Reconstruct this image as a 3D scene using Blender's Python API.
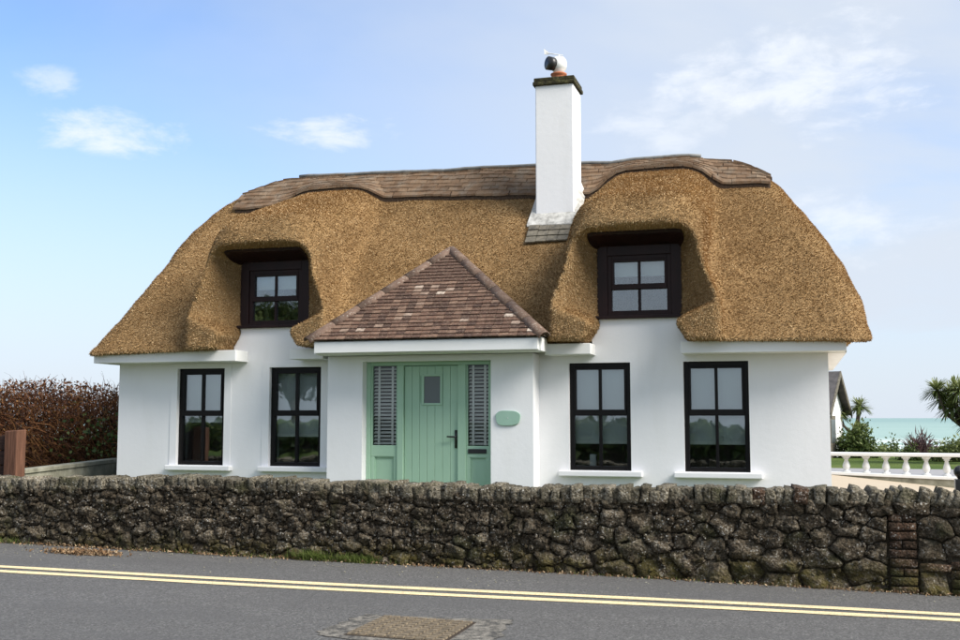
import bpy, bmesh, math, random
import numpy as np
from mathutils import Vector, Matrix, noise as mn
random.seed(7); RNG = np.random.default_rng(7)
R = math.radians
sc = bpy.context.scene
col = sc.collection
for o in list(bpy.data.objects): bpy.data.objects.remove(o)

# ------------------------------------------------------------------ camera, sky, sun, exposure
FPX = 1080.0
YAW = math.atan(FPX / 3707); PITCH = math.atan(98 / FPX)
cam = bpy.data.cameras.new('camera'); cam_o = bpy.data.objects.new('camera', cam); col.objects.link(cam_o)
cam.sensor_width = 36; cam.lens = FPX / 960 * 36; cam.clip_end = 60000; cam.clip_start = 0.05
cam_o.location = (0, -14, 1.5); cam_o.rotation_euler = (math.pi / 2 + PITCH, 0, YAW)
sc.camera = cam_o

SUN_EL, SUN_AZ = R(42), R(-16)           # azimuth measured from +X towards +Y
sun_dir = Vector((math.cos(SUN_EL) * math.cos(SUN_AZ), math.cos(SUN_EL) * math.sin(SUN_AZ), math.sin(SUN_EL)))
w = bpy.data.worlds.new('World'); sc.world = w; w.use_nodes = True
nt = w.node_tree; nt.nodes.clear()
def wn(t, **k):
    n = nt.nodes.new(t)
    for a, b in k.items(): setattr(n, a, b)
    return n
def wl(a, b): nt.links.new(a, b)
def wmath(op, a, b=None, clamp=False):
    n = wn('ShaderNodeMath', operation=op); n.use_clamp = clamp
    for i, v in enumerate((a, b)):
        if v is None: continue
        if isinstance(v, (int, float)): n.inputs[i].default_value = v
        else: wl(v, n.inputs[i])
    return n.outputs[0]
sky = wn('ShaderNodeTexSky', sky_type='NISHITA', sun_disc=False, sun_elevation=SUN_EL,
         sun_rotation=math.pi / 2 - SUN_AZ, altitude=10, air_density=1.0, dust_density=0.6, ozone_density=2.0)
tc = wn('ShaderNodeTexCoord')
sep = wn('ShaderNodeSeparateXYZ'); wl(tc.outputs['Generated'], sep.inputs[0])
dx, dy, dz = sep.outputs
az = wmath('ARCTAN2', dx, dy)                       # 0 = +Y, positive to the right
el = wmath('ARCSINE', dz)
def wramp(v, lo, hi):
    n = wn('ShaderNodeMapRange', interpolation_type='SMOOTHSTEP'); wl(v, n.inputs[0])
    n.inputs[1].default_value = lo; n.inputs[2].default_value = hi; return n.outputs[0]
# projected cloud plane coordinate (clouds flatten towards the horizon)
den = wmath('ADD', wmath('MAXIMUM', dz, 0.0), 0.16)
cv = wn('ShaderNodeCombineXYZ'); wl(wmath('DIVIDE', dx, den), cv.inputs[0]); wl(wmath('DIVIDE', dy, den), cv.inputs[1])
def wnoise(vec, scale, detail, rough=0.55, dist=0.0, off=(0, 0, 0)):
    m = wn('ShaderNodeMapping'); wl(vec, m.inputs[0]); m.inputs['Location'].default_value = off
    n = wn('ShaderNodeTexNoise'); wl(m.outputs[0], n.inputs['Vector'])
    n.inputs['Scale'].default_value = scale; n.inputs['Detail'].default_value = detail
    n.inputs['Roughness'].default_value = rough; n.inputs['Distortion'].default_value = dist
    return n.outputs[0]
veil_n = wnoise(cv.outputs[0], 0.55, 6, 0.55, 0.4, (3.1, 1.7, 0))
sun_side = wn('ShaderNodeVectorMath', operation='DOT_PRODUCT'); wl(tc.outputs['Generated'], sun_side.inputs[0])
sun_side.inputs[1].default_value = (math.cos(SUN_AZ), math.sin(SUN_AZ), 0.25)
haze_side = wramp(sun_side.outputs['Value'], -0.92, -0.15)      # thin high cloud thickens towards the sun
veil = wmath('MULTIPLY', wramp(veil_n, 0.16, 0.60), wmath('ADD', wmath('MULTIPLY', haze_side, 0.92), 0.06))
# small cumulus puffs at their own bearings
ev = wn('ShaderNodeCombineXYZ'); wl(az, ev.inputs[0]); wl(wmath('MULTIPLY', el, 2.2), ev.inputs[1])
puff_n = wnoise(ev.outputs[0], 15, 7, 0.62, 0.25)
puffs = None
for (ca, ce, ra, re, amp) in ((R(-35.8), R(14.2), R(4.2), R(1.35), 0.8), (R(-38.6), R(16.4), R(1.9), R(.9), .5), (R(-24.2), R(14.9), R(4.4), R(.9), 0.75),
                              (R(0.5), R(17.2), R(8), R(3.0), 0.75), (R(-6.5), R(15.2), R(4), R(1.6), .5), (R(-1), R(9.5), R(9), R(2.4), 0.6), (R(62), R(24), R(16), R(4), .7), (R(-110), R(22), R(20), R(5), .7),
                              (R(150), R(25), R(22), R(6), .8), (R(-75), R(17), R(14), R(3), .6)):
    a = wmath('DIVIDE', wmath('SUBTRACT', az, ca), ra); b = wmath('DIVIDE', wmath('SUBTRACT', el, ce), re)
    rr = wmath('ADD', wmath('MULTIPLY', a, a), wmath('MULTIPLY', b, b))
    g = wmath('SUBTRACT', 1.0, rr)
    s = wmath('ADD', wmath('MULTIPLY', wmath('SUBTRACT', puff_n, 0.52), 4.5), g)
    m = wmath('MULTIPLY', wramp(s, -0.05, 1.5), amp)
    puffs = m if puffs is None else wmath('MAXIMUM', puffs, m)
cover = veil
low = wmath('MULTIPLY', wramp(wmath('MULTIPLY', dz, -1.0), -0.38, 0.02), 0.95)   # pale air near the horizon
cover = wmath('MAXIMUM', cover, low, True)
mix = wn('ShaderNodeMix', data_type='RGBA'); wl(cover, mix.inputs[0]); 
tint = wn('ShaderNodeMix', data_type='RGBA', blend_type='MULTIPLY'); tint.inputs[0].default_value = 1; wl(sky.outputs[0], tint.inputs[6]); tint.inputs[7].default_value = (.80, .93, 1.10, 1)
wl(tint.outputs[2], mix.inputs[6])
mix.inputs[7].default_value = (3.35, 3.68, 4.15, 1)
mix2 = wn('ShaderNodeMix', data_type='RGBA'); wl(puffs, mix2.inputs[0]); wl(mix.outputs[2], mix2.inputs[6]); mix2.inputs[7].default_value = (4.5, 4.7, 5.0, 1)
bgn = wn('ShaderNodeBackground'); bgn.inputs[1].default_value = 0.12; wl(mix2.outputs[2], bgn.inputs[0])
wo = wn('ShaderNodeOutputWorld'); wl(bgn.outputs[0], wo.inputs[0])

sl = bpy.data.lights.new('sun', 'SUN'); sl.energy = 3.8; sl.angle = R(34); sl.color = (1.0, 0.95, 0.87)
so = bpy.data.objects.new('sun', sl); col.objects.link(so); so.location = (8, -6, 12)
so.rotation_euler = sun_dir.to_track_quat('Z', 'Y').to_euler()
sc.view_settings.view_transform = 'Standard'; sc.view_settings.look = 'None'
sc.view_settings.gamma = 1; sc.view_settings.use_curve_mapping = False
sc.view_settings.exposure = 0.88

# ------------------------------------------------------------------ helpers
def link(o, parent=None):
    col.objects.link(o)
    if parent is not None: o.parent = parent
    return o
def tag(o, label=None, cat=None, group=None, kind=None):
    if label: o['label'] = label
    if cat: o['category'] = cat
    if group: o['group'] = group
    if kind: o['kind'] = kind
    return o
def empty(name, loc=(0, 0, 0), parent=None):
    o = bpy.data.objects.new(name, None); o.location = loc; o.empty_display_size = .2
    return link(o, parent)
def mesh_np(name, V, F4, smooth=False):
    """fast mesh from numpy; F4: (n,3) or (n,4)"""
    me = bpy.data.meshes.new(name); V = np.asarray(V, np.float32); F4 = np.asarray(F4, np.int32)
    n, k = F4.shape
    me.vertices.add(len(V)); me.vertices.foreach_set('co', V.ravel())
    me.loops.add(n * k); me.loops.foreach_set('vertex_index', F4.ravel())
    me.polygons.add(n); me.polygons.foreach_set('loop_start', np.arange(0, n * k, k, dtype=np.int32))
    try: me.polygons.foreach_set('loop_total', np.full(n, k, np.int32))
    except Exception: pass
    me.polygons.foreach_set('use_smooth', np.full(n, smooth, bool))
    me.update(calc_edges=True); me.validate()
    return me
class MB:
    def __init__(s): s.v = []; s.f = []
    def add(s, V, F):
        b = len(s.v); s.v += [tuple(p) for p in V]; s.f += [tuple(i + b for i in f) for f in F]; return s
    def box(s, x0, x1, y0, y1, z0, z1):
        V = [(x, y, z) for z in (z0, z1) for y in (y0, y1) for x in (x0, x1)]
        return s.add(V, [(0, 2, 3, 1), (4, 5, 7, 6), (0, 1, 5, 4), (2, 6, 7, 3), (0, 4, 6, 2), (1, 3, 7, 5)])
    def hexa(s, P):   # 8 points: bottom 0..3 ccw, top 4..7 ccw
        return s.add(P, [(3, 2, 1, 0), (4, 5, 6, 7), (0, 1, 5, 4), (1, 2, 6, 5), (2, 3, 7, 6), (3, 0, 4, 7)])
    def lathe(s, prof, cx=0, cy=0, n=16):
        V = []; F = []
        for (r, z) in prof:
            for i in range(n):
                a = 2 * math.pi * i / n; V.append((cx + r * math.cos(a), cy + r * math.sin(a), z))
        for j in range(len(prof) - 1):
            for i in range(n):
                F.append((j * n + i, j * n + (i + 1) % n, (j + 1) * n + (i + 1) % n, (j + 1) * n + i))
        F.append(tuple(range(n - 1, -1, -1))); F.append(tuple((len(prof) - 1) * n + i for i in range(n)))
        return s.add(V, F)
    def tube(s, pts, rad, n=8):
        V = []; F = []; pts = [Vector(p) for p in pts]
        for i, p in enumerate(pts):
            t = (pts[min(i + 1, len(pts) - 1)] - pts[max(i - 1, 0)]).normalized()
            u = t.cross(Vector((0, 0, 1)))
            u = u.normalized() if u.length > 1e-4 else Vector((1, 0, 0)); v = t.cross(u)
            r = rad[i] if isinstance(rad, (list, tuple)) else rad
            for k in range(n):
                a = 2 * math.pi * k / n; V.append(p + u * (r * math.cos(a)) + v * (r * math.sin(a)))
        for j in range(len(pts) - 1):
            for k in range(n):
                F.append((j * n + k, j * n + (k + 1) % n, (j + 1) * n + (k + 1) % n, (j + 1) * n + k))
        F.append(tuple(range(n - 1, -1, -1))); F.append(tuple((len(pts) - 1) * n + k for k in range(n)))
        return s.add(V, F)
    def build(s, name, m=None, parent=None, smooth=False, bevel=0, kind=None):
        me = bpy.data.meshes.new(name); me.from_pydata(s.v, [], s.f); me.validate(); me.update()
        if smooth:
            me.polygons.foreach_set('use_smooth', [True] * len(me.polygons))
        o = bpy.data.objects.new(name, me)
        if m: me.materials.append(m)
        link(o, parent)
        if bevel:
            b = o.modifiers.new('bevel', 'BEVEL'); b.width = bevel; b.segments = 2; b.limit_method = 'ANGLE'
        if kind: o['kind'] = kind
        return o
def smoothstep(a, b, x):
    t = np.clip((x - a) / (b - a), 0, 1); return t * t * (3 - 2 * t)

# ------------------------------------------------------------------ materials
class NT:
    def __init__(s, name):
        s.m = bpy.data.materials.new(name); s.m.use_nodes = True; s.t = s.m.node_tree
        s.b = s.t.nodes['Principled BSDF']; s.out = s.t.nodes['Material Output']
        s.geo = s.n('ShaderNodeNewGeometry'); s.tc = s.n('ShaderNodeTexCoord')
    def n(s, t, **k):
        x = s.t.nodes.new(t)
        for a, b in k.items(): setattr(x, a, b)
        return x
    def l(s, a, b): s.t.links.new(a, b)
    def noise(s, scale, detail=4, rough=.55, vec=None, stretch=None, dist=0):
        v = vec or s.geo.outputs['Position']
        if stretch:
            mp = s.n('ShaderNodeMapping'); s.l(v, mp.inputs[0]); mp.inputs['Scale'].default_value = stretch; v = mp.outputs[0]
        x = s.n('ShaderNodeTexNoise'); s.l(v, x.inputs['Vector']); x.inputs['Scale'].default_value = scale
        x.inputs['Detail'].default_value = detail; x.inputs['Roughness'].default_value = rough; x.inputs['Distortion'].default_value = dist
        return x.outputs[0]
    def voro(s, scale, feature='F1', out=0, vec=None):
        x = s.n('ShaderNodeTexVoronoi', feature=feature); s.l(vec or s.geo.outputs['Position'], x.inputs['Vector'])
        x.inputs['Scale'].default_value = scale; return x.outputs[out]
    def ramp(s, fac, stops):
        x = s.n('ShaderNodeValToRGB'); s.l(fac, x.inputs[0]); e = x.color_ramp.elements
        while len(e) < len(stops): e.new(.5)
        for i, (p, c) in enumerate(stops):
            e[i].position = p; e[i].color = (c, c, c, 1) if isinstance(c, (int, float)) else (*c, 1)
        return x.outputs[0]
    def mix(s, fac, a, b, mode='MIX'):
        x = s.n('ShaderNodeMix', data_type='RGBA', blend_type=mode)
        for i, v in ((0, fac), (6, a), (7, b)):
            if isinstance(v, (int, float)): x.inputs[i].default_value = v
            elif isinstance(v, tuple): x.inputs[i].default_value = (*v, 1)
            else: s.l(v, x.inputs[i])
        return x.outputs[2]
    def math(s, op, a, b=0.0, clamp=False):
        x = s.n('ShaderNodeMath', operation=op); x.use_clamp = clamp
        for i, v in ((0, a), (1, b)):
            if isinstance(v, (int, float)): x.inputs[i].default_value = v
            else: s.l(v, x.inputs[i])
        return x.outputs[0]
    def xyz(s, v=None):
        x = s.n('ShaderNodeSeparateXYZ'); s.l(v or s.geo.outputs['Position'], x.inputs[0]); return x.outputs
    def range(s, v, a, b, c=0, d=1):
        x = s.n('ShaderNodeMapRange'); s.l(v, x.inputs[0])
        for i, q in enumerate((a, b, c, d)): x.inputs[i + 1].default_value = q
        return x.outputs[0]
    def rand(s): return s.n('ShaderNodeObjectInfo').outputs['Random']
    def attr(s, nm):
        x = s.n('ShaderNodeAttribute'); x.attribute_name = nm; return x.outputs['Fac']
    def bump(s, h, dist, strength=1.0):
        x = s.n('ShaderNodeBump'); s.l(h, x.inputs['Height']); x.inputs['Distance'].default_value = dist
        x.inputs['Strength'].default_value = strength; s.l(x.outputs[0], s.b.inputs['Normal'])
    def col(s, c):
        if isinstance(c, tuple): s.b.inputs['Base Color'].default_value = (*c, 1)
        else: s.l(c, s.b.inputs['Base Color'])
    def rough(s, r, spec=.5):
        if isinstance(r, (int, float)): s.b.inputs['Roughness'].default_value = r
        else: s.l(r, s.b.inputs['Roughness'])
        s.b.inputs['Specular IOR Level'].default_value = spec
M = {}
# white masonry paint: faint weathering and trowel marks
t = NT('white_render'); n1 = t.noise(.9, 5); n2 = t.noise(3.2, 6, .6, stretch=(1, 1, .25)); z = t.xyz()[2]
c = t.mix(t.ramp(n1, [(.35, 0.0), (.7, 1.0)]), (.815, .81, .815), (.77, .768, .772))
streak = t.math('MULTIPLY', t.ramp(n2, [(.52, 0.0), (.78, 1.0)]), .22)
c = t.mix(streak, c, (.62, .61, .57))
splash = t.math('MULTIPLY', t.range(z, .55, .0), t.ramp(t.noise(5, 5), [(.4, 0.0), (.7, .5)]))
c = t.mix(splash, c, (.5, .5, .42)); t.col(c); t.rough(.75, .25)
t.bump(t.math('ADD', t.noise(14, 5, .6), t.math('MULTIPLY', t.noise(90, 2), .35)), .010, .2); M['render'] = t.m
t = NT('white_board'); c = t.mix(t.ramp(t.noise(2.5, 5, stretch=(.3, 1, 2)), [(.4, 0.0), (.75, 1.0)]), (.80, .80, .78), (.72, .72, .69)); t.col(c); t.rough(.45, .4)
t.bump(t.noise(30, 3, stretch=(.1, 1, 1)), .002, .3); M['board'] = t.m
# thatch bed
t = NT('thatch'); n1 = t.noise(85, 5, .75); n2 = t.noise(1.1, 4, .6); n3 = t.noise(9, 4, .6, stretch=(1.6, .8, .8))
c = t.ramp(n1, [(.30, (.085, .046, .019)), (.46, (.31, .19, .082)), (.6, (.52, .345, .17)), (.75, (.72, .54, .31))])
c = t.mix(t.ramp(n2, [(.35, 0.0), (.7, .55)]), c, (.17, .095, .035)); c = t.mix(t.ramp(n3, [(.5, 0.0), (.8, .4)]), c, (.12, .065, .025))
t.col(c); t.rough(.9, .15); t.bump(t.math('ADD', n1, t.math('MULTIPLY', n3, .8)), .025, .9); M['thatch'] = t.m
t = NT('straw'); a = t.attr('tint'); n2 = t.noise(1.1, 4, .6); n3 = t.noise(7, 4, .6)
c = t.ramp(a, [(0, (.085, .046, .019)), (.3, (.31, .19, .082)), (.65, (.52, .345, .17)), (.9, (.72, .54, .31)), (1, (.74, .60, .36))])
c = t.mix(t.ramp(n2, [(.35, 0.0), (.7, .4)]), c, (.22, .12, .04)); c = t.mix(t.ramp(n3, [(.48, 0.0), (.75, .35)]), c, (.12, .065, .025))
t.col(c); t.rough(.7, .25); M['straw'] = t.m
# weathered cedar shingles
t = NT('shingle'); a = t.attr('tint'); n1 = t.noise(6, 5, .6); n2 = t.noise(60, 3, .6, stretch=(1, .2, .2))
c = t.ramp(a, [(0, (.115, .070, .040)), (.5, (.15, .093, .054)), (1, (.185, .12, .072))])
c = t.mix(t.ramp(n1, [(.45, 0.0), (.7, .5)]), c, (.20, .18, .145)); c = t.mix(t.ramp(n2, [(.45, 0.0), (.8, .5)]), c, (.07, .045, .03))
t.col(c); t.rough(.85, .2); t.bump(n2, .006, .7); M['shingle'] = t.m
t = NT('cap_edge'); t.col(t.ramp(t.noise(30, 4), [(.3, (.03, .02, .014)), (.7, (.075, .05, .034))])); t.rough(.9, .2); M['cap_edge'] = t.m
# clay roof tiles
t = NT('clay_tile'); r = t.rand(); n1 = t.noise(22, 4, .6)
c = t.ramp(r, [(0, (.048, .027, .020)), (.3, (.085, .047, .032)), (.65, (.125, .070, .047)), (.94, (.19, .12, .083)), (.985, (.36, .28, .22)), (1, (.5, .42, .34))])
c = t.mix(t.ramp(n1, [(.42, 0.0), (.68, .75)]), c, (.07, .045, .035)); c = t.mix(t.ramp(t.noise(48, 3), [(.55, 0.0), (.68, .6)]), c, (.30, .225, .16))
t.col(c); t.rough(.85, .25); t.bump(t.noise(80, 3), .004, .5); M['clay'] = t.m
t = NT('hip_tile'); n1 = t.noise(9, 5, .6); c = t.ramp(n1, [(.3, (.09, .058, .043)), (.55, (.14, .092, .068)), (.8, (.20, .145, .11))])
c = t.mix(t.ramp(t.noise(40, 3), [(.58, 0.0), (.7, .6)]), c, (.4, .37, .31)); t.col(c); t.rough(.85, .25); t.bump(t.noise(50, 3), .006, .5); M['hip'] = t.m
# joinery
def paint(name, c0, c1, rough=.35, spec=.5):
    t = NT(name); t.col(t.mix(t.ramp(t.noise(4, 5, stretch=(1, 1, .4)), [(.35, 0.0), (.7, 1.0)]), c0, c1)); t.rough(rough, spec)
    t.bump(t.noise(60, 3, stretch=(1, 1, .1)), .0015, .3); return t.m
M['black'] = paint('black_frame', (.0045, .004, .004), (.008, .0068, .0068), .4, .18)
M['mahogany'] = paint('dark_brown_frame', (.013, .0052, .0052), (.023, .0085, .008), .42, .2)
M['green'] = paint('sage_green_paint', (.33, .50, .365), (.36, .53, .395), .42, .4)
M['green_dark'] = paint('plaque_green', (.28, .44, .35), (.32, .48, .39), .5, .4)
M['iron'] = paint('black_iron', (.012, .012, .012), (.02, .02, .02), .4, .5)
M['white_gloss'] = paint('white_plastic', (.78, .78, .76), (.72, .72, .70), .4, .4)
M['galv'] = paint('grey_metal', (.45, .46, .46), (.58, .58, .57), .45, .5)
M['blind'] = paint('roller_blind', (.74, .75, .75), (.68, .70, .70), .9, .1)
M['slat'] = paint('blind_slat', (.86, .85, .82), (.82, .81, .78), .5, .3)
M['room'] = paint('room_lining', (.16, .15, .14), (.2, .19, .18), .9, .1)
t = NT('glass'); g = t.n('ShaderNodeBsdfGlossy'); g.inputs['Roughness'].default_value = .02; g.inputs['Color'].default_value = (.92, .96, 1, 1)
tr = t.n('ShaderNodeBsdfTransparent'); tr.inputs['Color'].default_value = (.84, .88, .87, 1)
fr = t.n('ShaderNodeFresnel'); fr.inputs[0].default_value = 1.5
fac = t.math('ADD', t.math('MULTIPLY', fr.outputs[0], 1.6), .07, True)
ms = t.n('ShaderNodeMixShader'); t.l(fac, ms.inputs[0]); t.l(tr.outputs[0], ms.inputs[1]); t.l(g.outputs[0], ms.inputs[2]); t.l(ms.outputs[0], t.out.inputs[0])
bp = t.n('ShaderNodeBump'); t.l(t.noise(1.6, 2), bp.inputs['Height']); bp.inputs['Distance'].default_value = .01; bp.inputs['Strength'].default_value = .25; t.l(bp.outputs[0], g.inputs['Normal'])
M['glass'] = t.m
t = NT('glass_clear'); g = t.n('ShaderNodeBsdfGlossy'); g.inputs['Roughness'].default_value = .02
tr = t.n('ShaderNodeBsdfTransparent'); tr.inputs['Color'].default_value = (.9, .92, .91, 1); fr = t.n('ShaderNodeFresnel'); fr.inputs[0].default_value = 1.35
ms = t.n('ShaderNodeMixShader'); t.l(fr.outputs[0], ms.inputs[0]); t.l(tr.outputs[0], ms.inputs[1]); t.l(g.outputs[0], ms.inputs[2]); t.l(ms.outputs[0], t.out.inputs[0]); M['glass_clear'] = t.m
t = NT('frosted_glass'); t.col((.10, .115, .12)); t.rough(.3, .6); M['frosted'] = t.m
# chimney trim
t = NT('mossy_slab'); n1 = t.noise(14, 5, .65); t.col(t.ramp(n1, [(.35, (.018, .016, .010)), (.55, (.05, .045, .022)), (.75, (.14, .13, .05))])); t.rough(.9, .2); t.bump(n1, .02, .8); M['slab'] = t.m
t = NT('terracotta'); t.col(t.ramp(t.noise(12, 4), [(.3, (.32, .10, .045)), (.7, (.46, .17, .085))])); t.rough(.8, .25); M['terracotta'] = t.m
t = NT('lead'); n1 = t.noise(9, 5, .65); t.col(t.ramp(n1, [(.3, (.20, .195, .18)), (.5, (.42, .41, .38)), (.72, (.62, .61, .57))])); t.rough(.6, .4); t.bump(n1, .008, .5); M['lead'] = t.m
t = NT('lead_mid'); n1 = t.noise(9, 5, .65); t.col(t.ramp(n1, [(.3, (.11, .11, .105)), (.7, (.22, .22, .21))])); t.rough(.6, .4); M['lead_mid'] = t.m
t = NT('lead_dark'); n1 = t.noise(11, 5, .65); t.col(t.ramp(n1, [(.3, (.06, .055, .045)), (.6, (.16, .14, .105)), (.8, (.25, .22, .17))])); t.rough(.75, .3); t.bump(n1, .008, .5); M['lead_dark'] = t.m
# rubble stone with lichen and moss
def stone_mat(name, ramp, warm=0):
    t = NT(name); r = t.rand(); p = t.geo.outputs['Position']; zz = t.xyz()[2]
    n1 = t.noise(11, 7, .68); n2 = t.noise(42, 5, .7); v = t.voro(26)
    c = t.ramp(t.math('ADD', t.math('MULTIPLY', n1, .75), t.math('MULTIPLY', r, .28)), ramp)
    c = t.mix(t.ramp(n2, [(.40, .8), (.53, 0.0)]), c, (.022, .018, .012))
    lich = t.math('MULTIPLY', t.ramp(n2, [(.56, 0.0), (.66, 1.0)]), t.ramp(t.noise(5.5, 4, .6), [(.38, 0.0), (.55, 1.0)]))
    c = t.mix(t.math('MULTIPLY', lich, .9), c, (.46, .44, .39))
    li2 = t.math('MULTIPLY', t.ramp(v, [(.12, 1.0), (.24, 0.0)]), t.ramp(t.noise(3.3, 3), [(.44, 0.0), (.58, .9)]))
    c = t.mix(li2, c, (.58, .57, .52))
    mz = t.range(zz, .26, .06); moss = t.math('MULTIPLY', t.ramp(t.noise(6.5, 5, .65), [(.40, 0.0), (.6, 1.0)]), mz, True)
    c = t.mix(t.math('MULTIPLY', moss, .85), c, (.095, .078, .020))
    c = t.mix(t.math('MULTIPLY', t.ramp(t.noise(1.5, 5, .7), [(.46, 0.0), (.66, 1.0)]), .55), c, (.03, .025, .017))
    gm = t.math('MULTIPLY', t.ramp(t.noise(3.1, 5, .65), [(.54, 0.0), (.68, 1.0)]), .5)
    c = t.mix(gm, c, (.04, .047, .016))
    t.col(c); t.rough(.93, .15)
    t.bump(t.math('ADD', t.math('ADD', n1, t.math('MULTIPLY', n2, .55)), t.math('MULTIPLY', t.voro(38), .4)), .05, 1.0); return t.m
M['stone'] = stone_mat('rubble_stone', [(.30, (.040, .030, .020)), (.5, (.115, .090, .060)), (.68, (.205, .168, .120)), (.85, (.34, .295, .22))])
M['coping'] = stone_mat('coping_stone', [(.28, (.08, .070, .050)), (.5, (.20, .175, .125)), (.7, (.33, .29, .22)), (.88, (.46, .42, .33))])
M['brick'] = stone_mat('old_brick', [(.3, (.045, .028, .018)), (.55, (.105, .062, .040)), (.8, (.19, .125, .083))])
t = NT('wall_mortar'); n1 = t.noise(20, 6, .7); c = t.ramp(n1, [(.35, (.025, .020, .014)), (.6, (.10, .083, .058)), (.8, (.24, .205, .15))])
t.col(c); t.rough(.95, .1); t.bump(n1, .05, 1); M['mortar'] = t.m
# asphalt
t = NT('asphalt'); n1 = t.noise(48, 5, .9); n2 = t.noise(.7, 5, .6, stretch=(.35, 1, 1)); v = t.voro(75, out=1)
y = t.xyz()[1]
c = t.ramp(n1, [(.34, (.03, .029, .028)), (.48, (.095, .092, .088)), (.60, (.19, .185, .176)), (.70, (.42, .41, .39))])
c = t.mix(.55, c, t.ramp(v, [(0, (.022, .021, .02)), (.4, (.075, .073, .07)), (.8, (.17, .166, .16)), (1, (.34, .33, .31))]))
c = t.mix(t.ramp(n2, [(.35, 0.0), (.7, .4)]), c, (.085, .083, .081))
patch = t.ramp(t.noise(1.6, 4, .5, stretch=(.22, 1, 1)), [(.54, 0.0), (.58, .35)]); c = t.mix(patch, c, (.09, .088, .086))
vd = t.voro(1.1, 'DISTANCE_TO_EDGE'); 
crack = t.math('MULTIPLY', t.ramp(vd, [(0.0, 1.0), (.012, 0.0)]), t.ramp(t.noise(.6, 3), [(.60, 0.0), (.68, .35)])); c = t.mix(crack, c, (.015, .015, .015))
t.col(c); t.rough(t.ramp(n2, [(.3, .72), (.7, .88)]), .35); t.bump(t.math('ADD', n1, t.math('MULTIPLY', t.noise(420, 2), .5)), .012, .8); M['asphalt'] = t.m
t = NT('yellow_paint'); n1 = t.noise(30, 5, .7); c = t.ramp(n1, [(.30, (.30, .26, .18)), (.42, (.70, .56, .31)), (.7, (.81, .68, .43))]); 
wear = t.ramp(t.noise(85, 4, .75), [(.38, 1.0), (.47, 0.0)]); c = t.mix(t.math('MULTIPLY', wear, .8), c, (.11, .105, .095)); t.col(c); t.rough(.7, .3); t.bump(t.noise(200, 3), .006, .6); M['yellow'] = t.m
t = NT('concrete'); n1 = t.noise(5, 6, .65); c = t.ramp(n1, [(.3, (.13, .125, .095)), (.55, (.24, .23, .175)), (.8, (.36, .35, .29))]); t.col(c); t.rough(.9, .2); t.bump(t.noise(60, 4), .008, .6); M['concrete'] = t.m
t = NT('worn_concrete'); n1 = t.noise(16, 6, .75); c = t.ramp(n1, [(.40, (.055, .053, .05)), (.52, (.14, .13, .112)), (.68, (.25, .23, .20))]); t.col(c); t.rough(.9, .2); t.bump(t.noise(60, 4), .012, .8); M['worn'] = t.m
t = NT('rusty_iron'); n1 = t.noise(30, 5, .65); c = t.ramp(n1, [(.3, (.06, .048, .033)), (.55, (.16, .125, .082)), (.8, (.28, .225, .15))]); t.col(c); t.rough(.7, .4); t.bump(n1, .004, .6); M['rust'] = t.m
t = NT('hole_shade'); t.col((.035, .025, .017)); t.rough(.8, .3); M['hole_shade'] = t.m  # near-black colour paints in the shaded holes of the drain grid
t = NT('timber_post'); n1 = t.noise(14, 5, .6, stretch=(3, 3, .25)); t.col(t.ramp(n1, [(.3, (.07, .032, .019)), (.7, (.165, .078, .048))])); t.rough(.8, .25); t.bump(n1, .01, .6); M['timber'] = t.m
t = NT('dark_timber'); n1 = t.noise(14, 5, .6, stretch=(.3, 3, 3)); t.col(t.ramp(n1, [(.3, (.022, .011, .008)), (.7, (.05, .025, .018))])); t.rough(.8, .25); t.bump(n1, .01, .6); M['dark_timber'] = t.m
t = NT('beige_paving'); n1 = t.noise(.8, 5, .6); c = t.mix(n1, (.40, .335, .25), (.47, .395, .30)); c = t.mix(t.ramp(t.noise(70, 3), [(.4, 0.0), (.7, .5)]), c, (.34, .285, .22)); t.col(c); t.rough(.9, .2); t.bump(t.noise(90, 3), .006, .5); M['beige'] = t.m
t = NT('lawn'); n1 = t.noise(.35, 5, .6); c = t.ramp(n1, [(.3, (.055, .095, .022)), (.55, (.10, .14, .035)), (.8, (.19, .20, .07))]); c = t.mix(t.ramp(t.noise(30, 4, .7), [(.4, 0.0), (.7, .6)]), c, (.045, .07, .018))
yy = t.xyz()[1]; c = t.mix(t.math('MULTIPLY', t.range(yy, 36, 44), t.ramp(t.noise(.25, 4), [(.35, .3), (.6, 1.0)])), c, (.36, .30, .17)); t.col(c); t.rough(.95, .1); t.bump(t.noise(40, 4), .04, .8); M['lawn'] = t.m
t = NT('grey_path'); n1 = t.noise(1.2, 5); t.col(t.mix(n1, (.24, .235, .24), (.31, .305, .31))); t.rough(.9, .2); M['path'] = t.m
t = NT('sea'); n1 = t.noise(.012, 5, .6, stretch=(.25, 1, 1)); yy = t.xyz()[1]
c = t.mix(t.range(yy, 340, 2500), (.25, .36, .325), (.17, .275, .265)); c = t.mix(t.ramp(n1, [(.4, 0.0), (.7, .5)]), c, (.28, .39, .355))
surf = t.math('MULTIPLY', t.ramp(t.noise(.05, 5, .6, stretch=(.18, 1, 1)), [(.5, 0.0), (.58, 1.0)]), t.range(yy, 420, 330)); c = t.mix(surf, c, (.75, .77, .75))
t.col(c); t.rough(.55, .25); t.bump(t.noise(.12, 5, .6, stretch=(.4, 1, 1)), .6, .6); M['sea'] = t.m
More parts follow.
